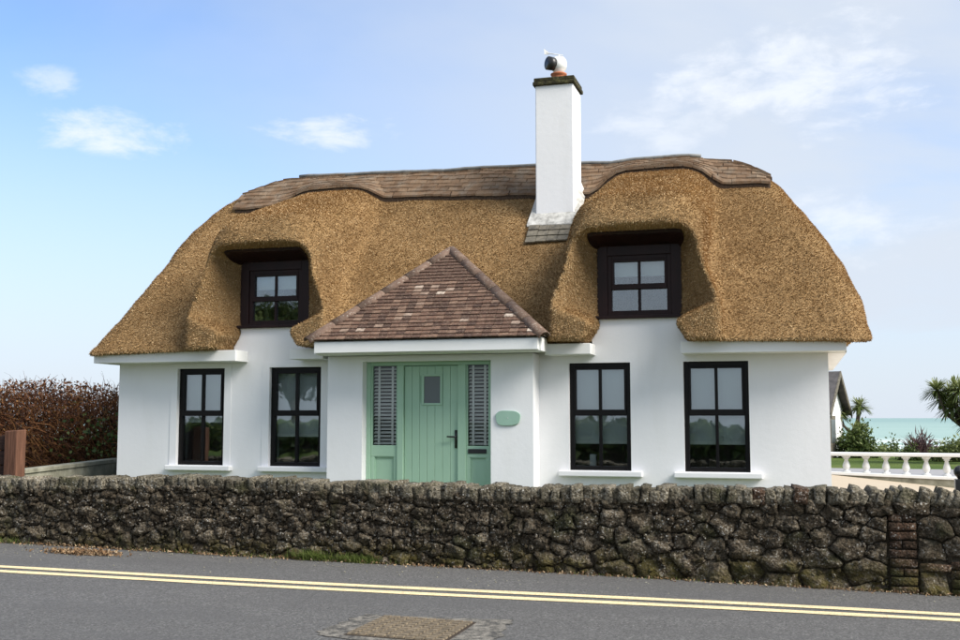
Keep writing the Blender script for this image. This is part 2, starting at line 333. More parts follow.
def leaf_mat(name, stops, rough=.6, trans=.25):
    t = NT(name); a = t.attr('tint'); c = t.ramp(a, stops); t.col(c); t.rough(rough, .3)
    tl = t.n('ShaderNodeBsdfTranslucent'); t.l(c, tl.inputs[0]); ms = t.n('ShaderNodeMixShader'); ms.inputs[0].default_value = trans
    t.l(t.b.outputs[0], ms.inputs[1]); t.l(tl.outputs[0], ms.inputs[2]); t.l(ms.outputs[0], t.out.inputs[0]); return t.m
M['twig'] = leaf_mat('russet_twig', [(0, (.022, .010, .007)), (.4, (.075, .028, .012)), (.75, (.145, .055, .018)), (1, (.22, .11, .035))], .8, .05)
M['leaf'] = leaf_mat('green_leaf', [(0, (.025, .045, .012)), (.5, (.06, .095, .022)), (1, (.13, .16, .045))])
M['palm'] = leaf_mat('palm_leaf', [(0, (.05, .075, .02)), (.5, (.13, .165, .05)), (1, (.26, .28, .11))])
M['purple'] = leaf_mat('purple_leaf', [(0, (.035, .02, .022)), (.5, (.085, .05, .052)), (1, (.16, .10, .09))])
M['grass'] = leaf_mat('grass_blade', [(0, (.05, .075, .015)), (.5, (.11, .155, .03)), (1, (.20, .24, .06))])
M['litter'] = leaf_mat('leaf_litter', [(0, (.09, .05, .025)), (.5, (.20, .12, .06)), (1, (.36, .27, .17))], .9, .05)
t = NT('bark'); n1 = t.noise(12, 5); t.col(t.ramp(n1, [(.3, (.05, .04, .03)), (.7, (.14, .115, .085))])); t.rough(.9, .2); t.bump(n1, .03, .8); M['bark'] = t.m
t = NT('slate'); n1 = t.noise(5, 5); t.col(t.ramp(n1, [(.3, (.05, .047, .047)), (.7, (.11, .10, .098))])); t.rough(.8, .3); M['slate'] = t.m

# ------------------------------------------------------------------ ground
def road_z(x): return -0.07 - 0.0145 * x
def forecourt_z(x, y):
    base = np.clip(y / 10, 0, 1) * (0.385 - 0.10 * np.clip(x, .3, 5))
    return base
def sheet(name, xs, ys, zf, m, kind='structure', parent=None):
    X, Y = np.meshgrid(xs, ys); Z = zf(X, Y); V = np.stack([X, Y, Z], -1).reshape(-1, 3); nx, ny = len(xs), len(ys)
    i = (np.arange(ny - 1)[:, None] * nx + np.arange(nx - 1)[None]).ravel()
    F = np.stack([i, i + 1, i + 1 + nx, i + nx], 1)
    me = mesh_np(name, V, F, True); me.materials.append(m); o = bpy.data.objects.new(name, me); link(o, parent)
    if kind: o['kind'] = kind
    return o
def land_z(X, Y):
    z = np.where(X > .2, forecourt_z(X, Y) * np.clip(1 - (Y - 10) / 3, 0, 1), 0.0) - 0.03
    far = smoothstep(40, 62, Y) * -7.5 - np.clip((Y - 14) / 26, 0, 1) * .12
    return z + far + 0.12 * np.sin(X * .13 + 1) * smoothstep(18, 40, Y)
ys = np.concatenate([np.linspace(-3.05, 14, 60), np.linspace(15, 66, 52)])
xs = np.concatenate([np.linspace(-260, -16, 40), np.linspace(-15, 14, 88), np.linspace(16, 260, 40)])
sheet('lawn', xs, ys, land_z, M['lawn'])
sheet('forecourt', np.linspace(.35, 8.5, 36), np.linspace(-3.0, 10.1, 50), lambda X, Y: forecourt_z(X, Y) + .004, M['beige'])
sheet('path', np.linspace(-14, 26, 60), np.linspace(13.2, 21.0, 24), lambda X, Y: land_z(X, Y) + .03, M['path'])
sheet('sea', np.linspace(-26000, 26000, 40), np.concatenate([[58], np.geomspace(120, 40000, 60)]), lambda X, Y: X * 0 - 6.0, M['sea'])
road = sheet('road', np.linspace(-60, 60, 121), np.linspace(-10.6, -3.0, 30), lambda X, Y: road_z(X) + 0.012 * np.sin(X * .7 + Y) * .5 + .0 * Y, M['asphalt'])
sheet('far_verge', np.linspace(-260, 260, 60), np.linspace(-160, -10.5, 40), lambda X, Y: road_z(np.clip(X, -60, 60)) + .03 + 0 * Y, M['lawn'])
def road_surf(x, y): return road_z(x) + 0.006 * math.sin(x * .7 + y)
for k, off in enumerate((0.0, -0.265)):
    mb = MB(); n = 240; V = []; F = []
    for i in range(n + 1):
        x = -34 + 60 * i / n; yc = -4.38 + off + (x - 1.2) * 0.0675; hw = .068 + .004 * math.sin(i * 1.7) + random.uniform(-.003, .003)
        for s in (-1, 1): V.append((x, yc + s * hw, road_surf(x, yc + s * hw) + .005))
        if i: b = 2 * i; F.append((b - 2, b, b + 1, b - 1))
    mb.add(V, F); mb.build('yellow_line', M['yellow'], road)

# ------------------------------------------------------------------ thatch: a distance field turned into a skin
CX = -4.55; RIDGE_Y = 2.6; RIDGE_Z = 5.42
DORM = (-7.17, -1.925)
def smax(a, b, k):
    h = np.clip(.5 - .5 * (b - a) / k, 0, 1); return b + (a - b) * h + k * h * (1 - h)
def smin(a, b, k): return -smax(-a, -b, k)
HZ = np.array([2.0, 2.42, 3.0, 3.45, 3.9, 4.32, 4.6, 4.87, 5.1, 5.25, 5.4, 5.6])
HXR = np.array([5.60, 5.48, 5.38, 5.23, 5.04, 4.80, 4.62, 4.44, 4.20, 3.98, 3.68, 3.25])
HXL = np.array([5.60, 5.53, 5.36, 5.28, 5.21, 5.16, 5.08, 4.93, 4.72, 4.52, 4.20, 3.70])
def lump(x, y, z):
    return (np.sin(x * 3.1 + z * 2.3) * np.sin(y * 2.7 + x) * .008 + np.sin(x * 7.3 + 1.7 * z) * np.sin(z * 6.1 + y * 5) * .006
            + np.sin(x * 17 + z * 9) * np.sin(z * 19 - x * 5) * .003)
def sdf_main(x, y, z):
    ax = np.abs(x - CX)
    ze = 2.40 + .09 * np.clip(1 - (ax / 5.4) ** 2, 0, 1) + .085 * np.clip(y + .45, 0, 3.3) * smoothstep(4.6, 5.2, ax)
    p = math.atan2(RIDGE_Z + .06 - 2.42, RIDGE_Y + .52)
    cs, sn = math.cos(p), math.sin(p)
    hip = (ax - np.where(x > CX, np.interp(z, HZ, HXR), np.interp(z, HZ, HXL))) * .85
    zt_ = z + .019 * (x - CX) * smoothstep(2.4, 5.4, z)
    front = (zt_ - 2.42) * cs - (y + .52) * sn
    back = (zt_ - 2.42) * cs - ((2 * RIDGE_Y + .52) - y) * sn
    d = smax(front, back, .12)
    d = smax(d, hip, .36 - .20 * smoothstep(4.5, 5.3, z))
    return d, ze
def sdf(x, y, z, extra=0.0):
    d, ze = sdf_main(x, y, z)
    for c in DORM:
        ax = np.abs(x - c)
        aw = .86 + .22 * smoothstep(3.6, 2.8, z)
        ztop = 4.47 + .355 * y
        r = .50
        qx = ax - aw + r; qz = z - ztop + r
        arch = np.sqrt(np.maximum(qx, 0) ** 2 + np.maximum(qz, 0) ** 2) + np.minimum(np.maximum(qx, qz), 0) - r
        yf = -.60 - .00 * smoothstep(3.4, 2.7, z)
        fr = (yf - y)
        hood = smax(arch, fr, .42 * smoothstep(3.3, 4.0, z) + .08)
        d = smin(d, hood, .15)
    d = d - extra + lump(x, y, z)
    for c in DORM:
        ax = np.abs(x - c); S = smoothstep(2.66, 2.98, z)
        fl = np.clip(.02 - y, 0, 1)
        b = .51 + .04 * smoothstep(2.7, 2.95, z) + .13 * smoothstep(2.74, 2.46, z) + fl * S * (.50 + .32 * smoothstep(3.6, 2.95, z))
        zt = 3.77 + fl * .29
        r = .06 + .44 * fl
        qx = ax - b + r; qz = z - zt + r
        cut = np.sqrt(np.maximum(qx, 0) ** 2 + np.maximum(qz, 0) ** 2) + np.minimum(np.maximum(qx, qz), 0) - r
        cut = np.maximum(cut, y - 1.3)
        d = smax(d, -cut, .03)
    d = smax(d, (ze - z), .05)
    return d
def surface_nets(f, org, h):
    s = f < 0; nx, ny, nz = f.shape
    cnt = np.zeros((nx - 1, ny - 1, nz - 1), np.float32); acc = np.zeros((nx - 1, ny - 1, nz - 1, 3), np.float32)
    for ax in range(3):
        o1, o2 = [a for a in range(3) if a != ax]
        for i in (0, 1):
            for j in (0, 1):
                sl0 = [None] * 3; sl1 = [None] * 3
                sl0[ax] = slice(0, -1); sl1[ax] = slice(1, None)
                for o, k in ((o1, i), (o2, j)):
                    sl0[o] = sl1[o] = slice(k, -1 if k == 0 else None)
                a = f[tuple(sl0)]; b = f[tuple(sl1)]
                m = (a < 0) != (b < 0)
                t = np.where(m, a / np.where(m, a - b, 1), 0)
                cnt += m; acc[..., ax] += np.where(m, t, 0)
                if i: acc[..., o1] += m
                if j: acc[..., o2] += m
    act = cnt > 0; idx = np.full(cnt.shape, -1, np.int64); ids = np.argwhere(act); idx[act] = np.arange(len(ids))
    V = (ids + acc[act] / cnt[act][:, None]) * h + org
    quads = []
    for ax in range(3):
        o1, o2 = [(1, 2), (2, 0), (0, 1)][ax]
        sl0 = [slice(1, -1)] * 3; sl1 = [slice(1, -1)] * 3; sl0[ax] = slice(0, -1); sl1[ax] = slice(1, None)
        a = s[tuple(sl0)]; b = s[tuple(sl1)]
        for flip in (False, True):
            m = (a & ~b) if not flip else (~a & b)
            e = np.argwhere(m); off = np.array([1, 1, 1]); off[ax] = 0; e = e + off
            q = []
            for (p, r_) in ((-1, -1), (0, -1), (0, 0), (-1, 0)):
                g = e.copy(); g[:, o1] += p; g[:, o2] += r_; q.append(idx[g[:, 0], g[:, 1], g[:, 2]])
            q = np.stack(q, 1)
            if flip: q = q[:, ::-1]
            quads.append(q)
    return V, np.concatenate(quads)
H = .04
gx = np.arange(-10.6, 1.65, H); gy = np.arange(-.85, 6.1, H); gz = np.arange(2.25, 5.75, H)
G = np.meshgrid(gx, gy, gz, indexing='ij')
field = sdf(*G).astype(np.float32)
TV, TF = surface_nets(field, np.array([gx[0], gy[0], gz[0]]), H)

cottage = empty('cottage', (CX, 0, 0))
tag(cottage, 'white thatched cottage with two eyebrow dormers and a sage green front door', 'cottage')
cottage.matrix_world = Matrix.Identity(4)
me = mesh_np('thatch_roof', TV, TF, True); me.materials.append(M['thatch'])
thatch = link(bpy.data.objects.new('thatch_roof', me), cottage)
# straw ends standing off the skin
tri = np.concatenate([TF[:, [0, 1, 2]], TF[:, [0, 2, 3]]])
A, B, C_ = TV[tri[:, 0]], TV[tri[:, 1]], TV[tri[:, 2]]
nrm = np.cross(B - A, C_ - A); area = np.linalg.norm(nrm, axis=1) + 1e-12
cen = (A + B + C_) / 3
wgt = area * np.where(cen[:, 1] > 3.0, .12, 1.0) * np.where(nrm[:, 2] / area < -.6, .25, 1.0)
NS = 720000
pick = RNG.choice(len(tri), NS, p=wgt / wgt.sum())
u, v = RNG.random(NS), RNG.random(NS); fl = u + v > 1; u[fl] = 1 - u[fl]; v[fl] = 1 - v[fl]
P0 = A[pick] + u[:, None] * (B - A)[pick] + v[:, None] * (C_ - A)[pick]
N0 = (nrm / area[:, None])[pick]
dn = np.array([0, -.25, -1.0]) + RNG.normal(0, .55, (NS, 3))
dn -= N0 * (dn * N0).sum(1)[:, None]; dn /= np.linalg.norm(dn, axis=1)[:, None] + 1e-9
sd = np.cross(dn, N0)
Ls = RNG.uniform(.008, .028, NS)[:, None]; Ws = RNG.uniform(.0035, .0075, NS)[:, None]
lift = RNG.uniform(.004, .024, NS)[:, None]
b0 = P0 - N0 * .004
SV = np.stack([b0 - sd * Ws, b0 + sd * Ws, P0 + dn * Ls + N0 * lift], 1).reshape(-1, 3)
me = mesh_np('straw', SV, np.arange(NS * 3).reshape(-1, 3))
at = me.attributes.new('tint', 'FLOAT', 'FACE'); at.data.foreach_set('value', np.clip(RNG.beta(2.2, 2.2, NS), 0, 1).astype(np.float32))
me.materials.append(M['straw']); o = link(bpy.data.objects.new('straw', me), thatch); o['kind'] = 'stuff'

# ridge capping of shingles laid over the thatch and over both dormer humps
CAPW = .60; CAPL, CAPR = 4.36, 4.28
def ylow(x): return RIDGE_Y - CAPW - .05 * np.sin((x - CX) * 1.1) - .02 * np.exp(-((np.abs(x - CX) - 4.1) / .5) ** 2)
def sdf_cap(x, y, z):
    d = sdf(x, y, z, .0) - .055
    hw = RIDGE_Y - ylow(x)
    d = np.maximum(d, np.abs(y - RIDGE_Y) - hw); d = np.maximum(d, np.maximum(x - CX - CAPR, CX - x - CAPL))
    return np.maximum(d, 4.3 - z)
h2 = .03
cx_ = np.arange(-9.2, .1, h2); cy_ = np.arange(1.6, 3.6, h2); cz_ = np.arange(4.2, 5.72, h2)
G = np.meshgrid(cx_, cy_, cz_, indexing='ij')
CV, CF = surface_nets(sdf_cap(*G).astype(np.float32), np.array([cx_[0], cy_[0], cz_[0]]), h2)
me = mesh_np('ridge_cap', CV, CF, True); me.materials.append(M['cap_edge'])
cap = link(bpy.data.objects.new('ridge_cap', me), cottage)
def ztop(x, y, off):
    x = np.asarray(x, float); y = np.asarray(y, float); lo = np.full(x.shape, 3.2); hi = np.full(x.shape, 6.2)
    for _ in range(26):
        m = (lo + hi) / 2; ins = (sdf(x, y, m) - off) < 0; lo = np.where(ins, m, lo); hi = np.where(ins, hi, m)
    return lo
SV = []; SF = []; ST = []
for side in (-1, 1):
    for j in range(9):
        xs = np.arange(-CAPL + .04 + (j % 2) * .07, CAPR - .02, .14) + CX
        xs = xs + RNG.uniform(-.012, .012, len(xs))
        hw = RIDGE_Y - ylow(xs)
        t0 = np.clip(hw + .015 - j * .082, 0, 9); t1 = np.maximum(t0 - .14, 0)
        y0 = RIDGE_Y + side * t0; y1 = RIDGE_Y + side * t1
        for dxx in (0,):
            zl = ztop(xs - .0685, y0, .058); zr = ztop(xs + .0685, y0, .058)
            zl1 = ztop(xs - .0685, y1, .058); zr1 = ztop(xs + .0685, y1, .058)
        for i in range(len(xs)):
            if t0[i] < .03: continue
            up = .024 + random.uniform(0, .012)
            if min(zl[i], zr[i], zl1[i], zr1[i]) < 4.25: continue
            b = len(SV)
            x0, x1 = xs[i] - .0685, xs[i] + .0685
            SV += [(x0, y0[i], zl[i] - .004), (x1, y0[i], zr[i] - .004), (x1, y1[i], zr1[i] - .012), (x0, y1[i], zl1[i] - .012),
                   (x0, y0[i], zl[i] + up), (x1, y0[i], zr[i] + up + random.uniform(-.005, .005)), (x1, y1[i], zr1[i] + .003), (x0, y1[i], zl1[i] + .003)]
            q = [(3, 2, 1, 0), (4, 5, 6, 7), (0, 1, 5, 4), (1, 2, 6, 5), (2, 3, 7, 6), (3, 0, 4, 7)]
            if side == 1: q = [f[::-1] for f in q]
            SF += [tuple(k + b for k in f) for f in q]; ST += [random.random()] * 6
me = mesh_np('shingles', np.array(SV), np.array(SF)); at = me.attributes.new('tint', 'FLOAT', 'FACE'); at.data.foreach_set('value', np.array(ST, np.float32))
me.materials.append(M['shingle']); o = link(bpy.data.objects.new('shingles', me), cap); o['kind'] = 'stuff'
rx = np.linspace(CX - 3.5, CX + 3.25, 40); rz = ztop(rx, np.full(40, RIDGE_Y), .07)
MB().tube([(a, RIDGE_Y, b + .01) for a, b in zip(rx, rz)], .032, 8).build('ridge_roll', M['lead_mid'], cap, True)

# ------------------------------------------------------------------ masonry
def wall_panel(mb, xs, zs, keep, y0, y1):
    """grid wall between y0 (front) and y1 (back); keep(i,j) says whether a cell is solid"""
    nx, nz = len(xs) - 1, len(zs) - 1
    K = lambda i, j: 0 <= i < nx and 0 <= j < nz and keep(i, j)
    for i in range(nx):
        for j in range(nz):
            if not K(i, j): continue
            a, b, c, d = xs[i], xs[i + 1], zs[j], zs[j + 1]
            mb.add([(a, y0, c), (b, y0, c), (b, y0, d), (a, y0, d)], [(0, 1, 2, 3)])
            mb.add([(a, y1, c), (b, y1, c), (b, y1, d), (a, y1, d)], [(3, 2, 1, 0)])
            if not K(i - 1, j): mb.add([(a, y0, c), (a, y1, c), (a, y1, d), (a, y0, d)], [(3, 2, 1, 0)])
            if not K(i + 1, j): mb.add([(b, y0, c), (b, y1, c), (b, y1, d), (b, y0, d)], [(0, 1, 2, 3)])
            if not K(i, j - 1): mb.add([(a, y0, c), (b, y0, c), (b, y1, c), (a, y1, c)], [(3, 2, 1, 0)])
            if not K(i, j + 1): mb.add([(a, y0, d), (b, y0, d), (b, y1, d), (a, y1, d)], [(0, 1, 2, 3)])
WIN = [(-8.70, -7.93), (-7.21, -6.41), (-2.86, -2.05), (-1.37, -.56)]; WZ = (.82, 2.22)
PX0, PX1, PY = -6.15, -3.26, -.35      # porch front
DX0, DX1, DTOP = -5.64, -3.83, 2.26
holes = [(a, b, WZ[0], WZ[1]) for a, b in WIN] + [(DX0 - .1, DX1 + .1, -.4, DTOP - .02)]
xs = sorted({-9.69, .40, DORM[0] - .62, DORM[0] + .62, DORM[1] - .62, DORM[1] + .62, *[h[0] for h in holes], *[h[1] for h in holes]})
zs = sorted({-.4, WZ[0], WZ[1], DTOP - .02, 2.415, 2.80})
def keep(i, j):
    x, z = (xs[i] + xs[i + 1]) / 2, (zs[j] + zs[j + 1]) / 2
    if any(h[0] < x < h[1] and h[2] < z < h[3] for h in holes): return False
    return z < 2.415 or any(abs(x - c) < .62 for c in DORM)
mb = MB(); wall_panel(mb, xs, zs, keep, 0.0, .32)
mb.box(-9.69, -9.37, .32, 5.2, -.4, 2.415); mb.box(.08, .40, .32, 5.2, -.4, 2.415); mb.box(-9.37, .08, 4.9, 5.2, -.4, 2.415)
mb.build('wall', M['render'], cottage)
mb = MB(); mb.box(-9.36, .07, .33, 4.89, -.05, .05); mb.build('room_floor', M['room'], cottage)
mb = MB(); mb.box(-9.36, .07, 1.9, 1.96, .06, 2.4); mb.build('room_partition', M['room'], cottage)
for (h0, h1) in ((-9.36, PX0), (PX1, .07)): MB().box(h0, h1, .33, 1.89, 2.37, 2.41).build('room_ceiling', M['room'], cottage)
# porch wall
pxs = [PX0, DX0, DX1, PX1]; pzs = [-.4, DTOP, 2.34]
mb = MB(); wall_panel(mb, pxs, pzs, lambda i, j: not (i == 1 and j == 0), PY, -.002); mb.build('porch_wall', M['render'], cottage)
# eaves boxing
for (a, b, z0) in ((-9.88, -7.56, 2.30), (-6.72, -6.22, 2.31), (-3.10, -2.50, 2.315), (-1.36, .60, 2.305)):
    MB().box(a, b, -.37, -.003, z0, 2.455).build('eaves_board', M['board'], cottage, bevel=.006)
MB().box(.403, .62, -.003, 5.2, 2.30, 2.44).build('eaves_board', M['board'], cottage, bevel=.006)
MB().box(-9.90, -9.693, -.003, 5.2, 2.30, 2.44).build('eaves_board', M['board'], cottage, bevel=.006)

# ------------------------------------------------------------------ windows
def pane(x0, x1, y, z0, z1, parent, m_='glass'):
    return MB().box(x0, x1, y, y + .008, z0, z1).build('pane', M[m_], parent)
def tall_window(x0, x1, blind_z, tint):
    z0, z1 = WZ; y = .055; zm = z0 + (z1 - z0) * .535; xm = (x0 + x1) / 2
    f = MB()
    f.box(x0, x0 + .06, y, y + .09, z0, z1).box(x1 - .06, x1, y, y + .09, z0, z1)
    f.box(x0 + .06, x1 - .06, y, y + .09, z1 - .065, z1).box(x0 + .06, x1 - .06, y, y + .09, z0, z0 + .055)
    f.box(x0 + .06, x1 - .06, y - .012, y + .09, zm - .04, zm + .04)
    wo = f.build('window', M['black'], cottage, bevel=.004)
    s = MB()      # top sash stands a little proud with its own stiles
    s.box(x0 + .06, x0 + .088, y - .012, y + .05, zm + .04, z1 - .065).box(x1 - .088, x1 - .06, y - .012, y + .05, zm + .04, z1 - .065)
    s.box(x0 + .088, x1 - .088, y - .012, y + .05, z1 - .088, z1 - .065); s.build('top_sash', M['black'], wo, bevel=.003)
    MB().box(xm - .019, xm + .019, y - .006, y + .06, zm + .04, z1 - .088).build('glazing_bar', M['black'], wo, bevel=.004)
    MB().box(xm - .019, xm + .019, y + .004, y + .06, z0 + .055, zm - .04).build('glazing_bar', M['black'], wo, bevel=.004)
    for (a, b) in ((x0 + .086, xm - .017), (xm + .017, x1 - .086)): pane(a, b, y + .02, zm + .038, z1 - .086, wo)
    for (a, b) in ((x0 + .058, xm - .017), (xm + .017, x1 - .058)): pane(a, b, y + .035, z0 + .053, zm - .038, wo)
    MB().box(x0 - .13, x1 + .15, -.10, .054, z0 - .075, z0 - .002).build('sill', M['render'], wo, bevel=.012)
    if blind_z:
        MB().box(x0 + .05, x1 - .05, y + .125, y + .13, blind_z, z1 - .03).build('blind', M['blind'], wo)
        MB().box(x0 + .05, x1 - .05, y + .098, y + .122, blind_z - .038, blind_z).build('blind_bar', M['slat'], wo)
    return wo
for (a, b), bz in zip(WIN, (1.47, 1.27, 1.20, 1.20)):
    wnd = tall_window(a, b, bz, 0)
    if a < -6:   # raised plaster band round the two windows left of the door
        s = MB()
        s.box(a - .11, a - .001, -.009, -.001, WZ[0] - .002, 2.29).box(b + .001, b + .11, -.009, -.001, WZ[0] - .002, 2.29).box(a - .001, b + .001, -.009, -.001, WZ[1] + .001, 2.29)
        s.build('plaster_band', M['render'], wnd)
MB().box(-2.63, -2.55, .22, .30, .82, 1.02).build('window_jar', M['white_gloss'], cottage)
def dormer_window(c):
    x0, x1, z0, z1 = c - .555, c + .555, 2.80, 3.80; y = .03
    f = MB(); f.box(x0, x0 + .14, y, y + .12, z0, z1).box(x1 - .14, x1, y, y + .12, z0, z1)
    f.box(x0 + .14, x1 - .14, y, y + .12, 3.63, z1).box(x0 + .14, x1 - .14, y - .012, y + .12, z0, z0 + .06)
    wo = f.build('dormer_window', M['mahogany'], cottage, bevel=.005)
    a, b = x0 + .14, x1 - .14; zm = 3.215; xm = (a + b) / 2
    MB().box(x0 - .01, x1 + .01, -.06, y - .013, z0 - .012, z0 + .028).build('sill', M['mahogany'], wo, bevel=.006)
    s = MB(); s.box(a, a + .055, y + .02, y + .09, z0 + .06, 3.63).box(b - .055, b, y + .02, y + .09, z0 + .06, 3.63)
    s.box(a + .055, b - .055, y + .02, y + .09, 3.575, 3.63).box(a + .055, b - .055, y + .02, y + .09, z0 + .06, z0 + .10)
    s.box(a + .055, b - .055, y + .008, y + .09, zm - .035, zm + .035); s.build('sash', M['mahogany'], wo, bevel=.004)
    t = MB(); t.box(a + .055, a + .085, y + .01, y + .07, zm + .035, 3.575).box(b - .085, b - .055, y + .01, y + .07, zm + .035, 3.575)
    t.box(a + .085, b - .085, y + .01, y + .07, 3.545, 3.575); t.build('top_sash', M['mahogany'], wo, bevel=.003)
    for (q, r) in ((zm + .035, 3.545), (z0 + .10, zm - .035)): MB().box(xm - .018, xm + .018, y + .03, y + .08, q, r).build('glazing_bar', M['mahogany'], wo, bevel=.004)
    for (p, q) in ((a + .083, xm - .016), (xm + .016, b - .083)): pane(p, q, y + .045, zm + .033, 3.547, wo)
    for (p, q) in ((a + .053, xm - .016), (xm + .016, b - .053)): pane(p, q, y + .055, z0 + .098, zm - .033, wo)
    MB().box(a + .04, b - .04, y + .13, y + .135, 3.36, 3.66).build('blind', M['blind'], wo)
    V = []; F = []; rows_ = 7; na = 7        # dark boards added to stand in for deep shade under the hood arch
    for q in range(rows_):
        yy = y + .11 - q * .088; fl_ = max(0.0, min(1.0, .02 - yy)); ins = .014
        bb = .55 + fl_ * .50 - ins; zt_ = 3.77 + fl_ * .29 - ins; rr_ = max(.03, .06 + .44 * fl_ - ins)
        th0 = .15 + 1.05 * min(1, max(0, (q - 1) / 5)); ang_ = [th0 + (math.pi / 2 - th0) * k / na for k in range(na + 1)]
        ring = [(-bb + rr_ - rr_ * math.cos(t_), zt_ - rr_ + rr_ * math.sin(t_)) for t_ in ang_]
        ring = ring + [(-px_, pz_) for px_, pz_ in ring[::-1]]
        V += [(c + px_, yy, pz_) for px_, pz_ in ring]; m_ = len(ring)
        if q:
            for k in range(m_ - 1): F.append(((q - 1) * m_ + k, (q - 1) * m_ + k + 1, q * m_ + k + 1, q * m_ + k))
    lo = MB().add(V, F).build('hood_shade_lining', M['mahogany'], wo, True); so_ = lo.modifiers.new('thick', 'SOLIDIFY'); so_.thickness = .012; so_.offset = 0
for c in DORM: dormer_window(c)

# ------------------------------------------------------------------ front door with sidelights
YD = -.20
fr = MB(); fr.box(DX0, DX0 + .06, YD, YD + .1, -.2, DTOP).box(DX1 - .06, DX1, YD, YD + .1, -.2, DTOP).box(DX0 + .06, DX1 - .06, YD, YD + .1, DTOP - .05, DTOP)
DL0, DL1 = -5.10, -4.33
fr.box(DL0 - .09, DL0, YD - .006, YD + .1, -.2, DTOP - .05).box(DL1, DL1 + .11, YD - .006, YD + .1, -.2, DTOP - .05)
fr.build('door_frame', M['green'], cottage, bevel=.006)
d = MB().box(DL0 + .004, DL1 - .004, YD + .045, YD + .085, -.2, DTOP - .055); door = d.build('door', M['green'], cottage)
nb = 7; wv = (DL1 - DL0 - .008) / nb
for i in range(nb):
    a = DL0 + .004 + i * wv
    segs = [(-.2, 1.70), (2.06, DTOP - .06)] if 2 <= i <= 4 else [(-.2, DTOP - .06)]
    for (p, q) in segs: MB().box(a + .0016, a + wv - .0016, YD + .028, YD + .0445, p, q).build('board', M['green'], door, bevel=.004)
pf = MB(); p0, p1 = -4.815, -4.585
pf.box(p0 - .03, p0, YD + .015, YD + .044, 1.67, 2.09).box(p1, p1 + .03, YD + .015, YD + .044, 1.67, 2.09).box(p0, p1, YD + .015, YD + .044, 1.67, 1.70).box(p0, p1, YD + .015, YD + .044, 2.06, 2.09)
pf.build('pane_frame', M['green'], door, bevel=.004)
MB().box(p0, p1, YD + .03, YD + .044, 1.70, 2.06).build('pane', M['frosted'], door)
hd = MB(); hd.box(-4.375, -4.345, YD + .014, YD + .0275, 1.10, 1.34); hd.tube([(-4.36, YD + .012, 1.25), (-4.36, YD - .03, 1.25), (-4.40, YD - .035, 1.25), (-4.47, YD - .035, 1.252)], .011, 8)
hd.build('handle', M['iron'], door, True)
for (a, b, post) in ((DX0 + .06, DL0 - .09, False), (DL1 + .11, DX1 - .06, True)):
    s = MB(); s.box(a, b, YD + .02, YD + .08, .98, 1.13).box(a, b, YD + .02, YD + .08, -.2, .40)
    s.box(a, a + .05, YD + .02, YD + .08, .40, .98).box(b - .05, b, YD + .02, YD + .08, .40, .98)
    s.box(a, a + .022, YD + .02, YD + .08, 1.13, DTOP - .05).box(b - .022, b, YD + .02, YD + .08, 1.13, DTOP - .05)
    sd_ = s.build('sidelight', M['green'], cottage, bevel=.004)
    MB().box(a + .05, b - .05, YD + .05, YD + .07, .40, .98).build('lower_panel', M['green'], sd_, bevel=.01)
    s = MB().box(a + .05, a + .062, YD + .03, YD + .05, .40, .98).box(b - .062, b - .05, YD + .03, YD + .05, .40, .98).box(a + .062, b - .062, YD + .03, YD + .05, .968, .98)
    s.build('panel_moulding', M['green'], sd_)
    pane(a + .02, b - .02, YD + .045, 1.128, DTOP - .052, sd_, 'glass_clear')
    bl = MB(); z = 1.16
    while z < DTOP - .07:
        bl.add([(a + .03, YD + .064, z - .015), (b - .03, YD + .064, z - .015), (b - .03, YD + .101, z + .012), (a + .03, YD + .101, z + .012),
                (a + .03, YD + .064, z - .009), (b - .03, YD + .064, z - .009), (b - .03, YD + .101, z + .015), (a + .03, YD + .101, z + .015)],
               [(3, 2, 1, 0), (4, 5, 6, 7), (0, 1, 5, 4), (1, 2, 6, 5), (2, 3, 7, 6), (3, 0, 4, 7)]); z += .048
    bl.build('blind_slats', M['slat'], sd_, kind='stuff')
    tp = MB()
    for fx in (.27, .77): xx = a + (b - a) * fx; tp.box(xx - .016, xx + .016, YD + .058, YD + .061, 1.14, DTOP - .06)
    tp.build('blind_tape', M['slat'], sd_)
    if post: MB().box(a + .03, b - .045, YD + .006, YD + .019, 1.03, 1.09).build('letter_box', M['iron'], sd_, bevel=.004)
# oval name plaque
V = []; F = []; n = 40
for yy in (PY - .022, PY - .003):
    for i in range(n):
        a = 2 * math.pi * i / n; ca, sa = math.cos(a), math.sin(a)
        V.append((-3.595 + math.copysign(abs(ca) ** .62, ca) * .165 * (1 + .03 * math.sin(5 * a)), yy, 1.50 + math.copysign(abs(sa) ** .75, sa) * .098 * (1 + .04 * math.sin(3 * a + 1))))
F = [tuple(range(n)), tuple(range(2 * n - 1, n - 1, -1))] + [(i, i + n, (i + 1) % n + n, (i + 1) % n) for i in range(n)]
o = MB().add(V, F).build('name_plaque', M['green_dark'], None, bevel=.005); tag(o, 'small oval sage green plaque on the white porch wall right of the door', 'plaque')
MB().tube([(-3.595, PY - .026, 1.50), (-3.595, PY - .0215, 1.50)], .006, 8).build('screw', M['galv'], o)

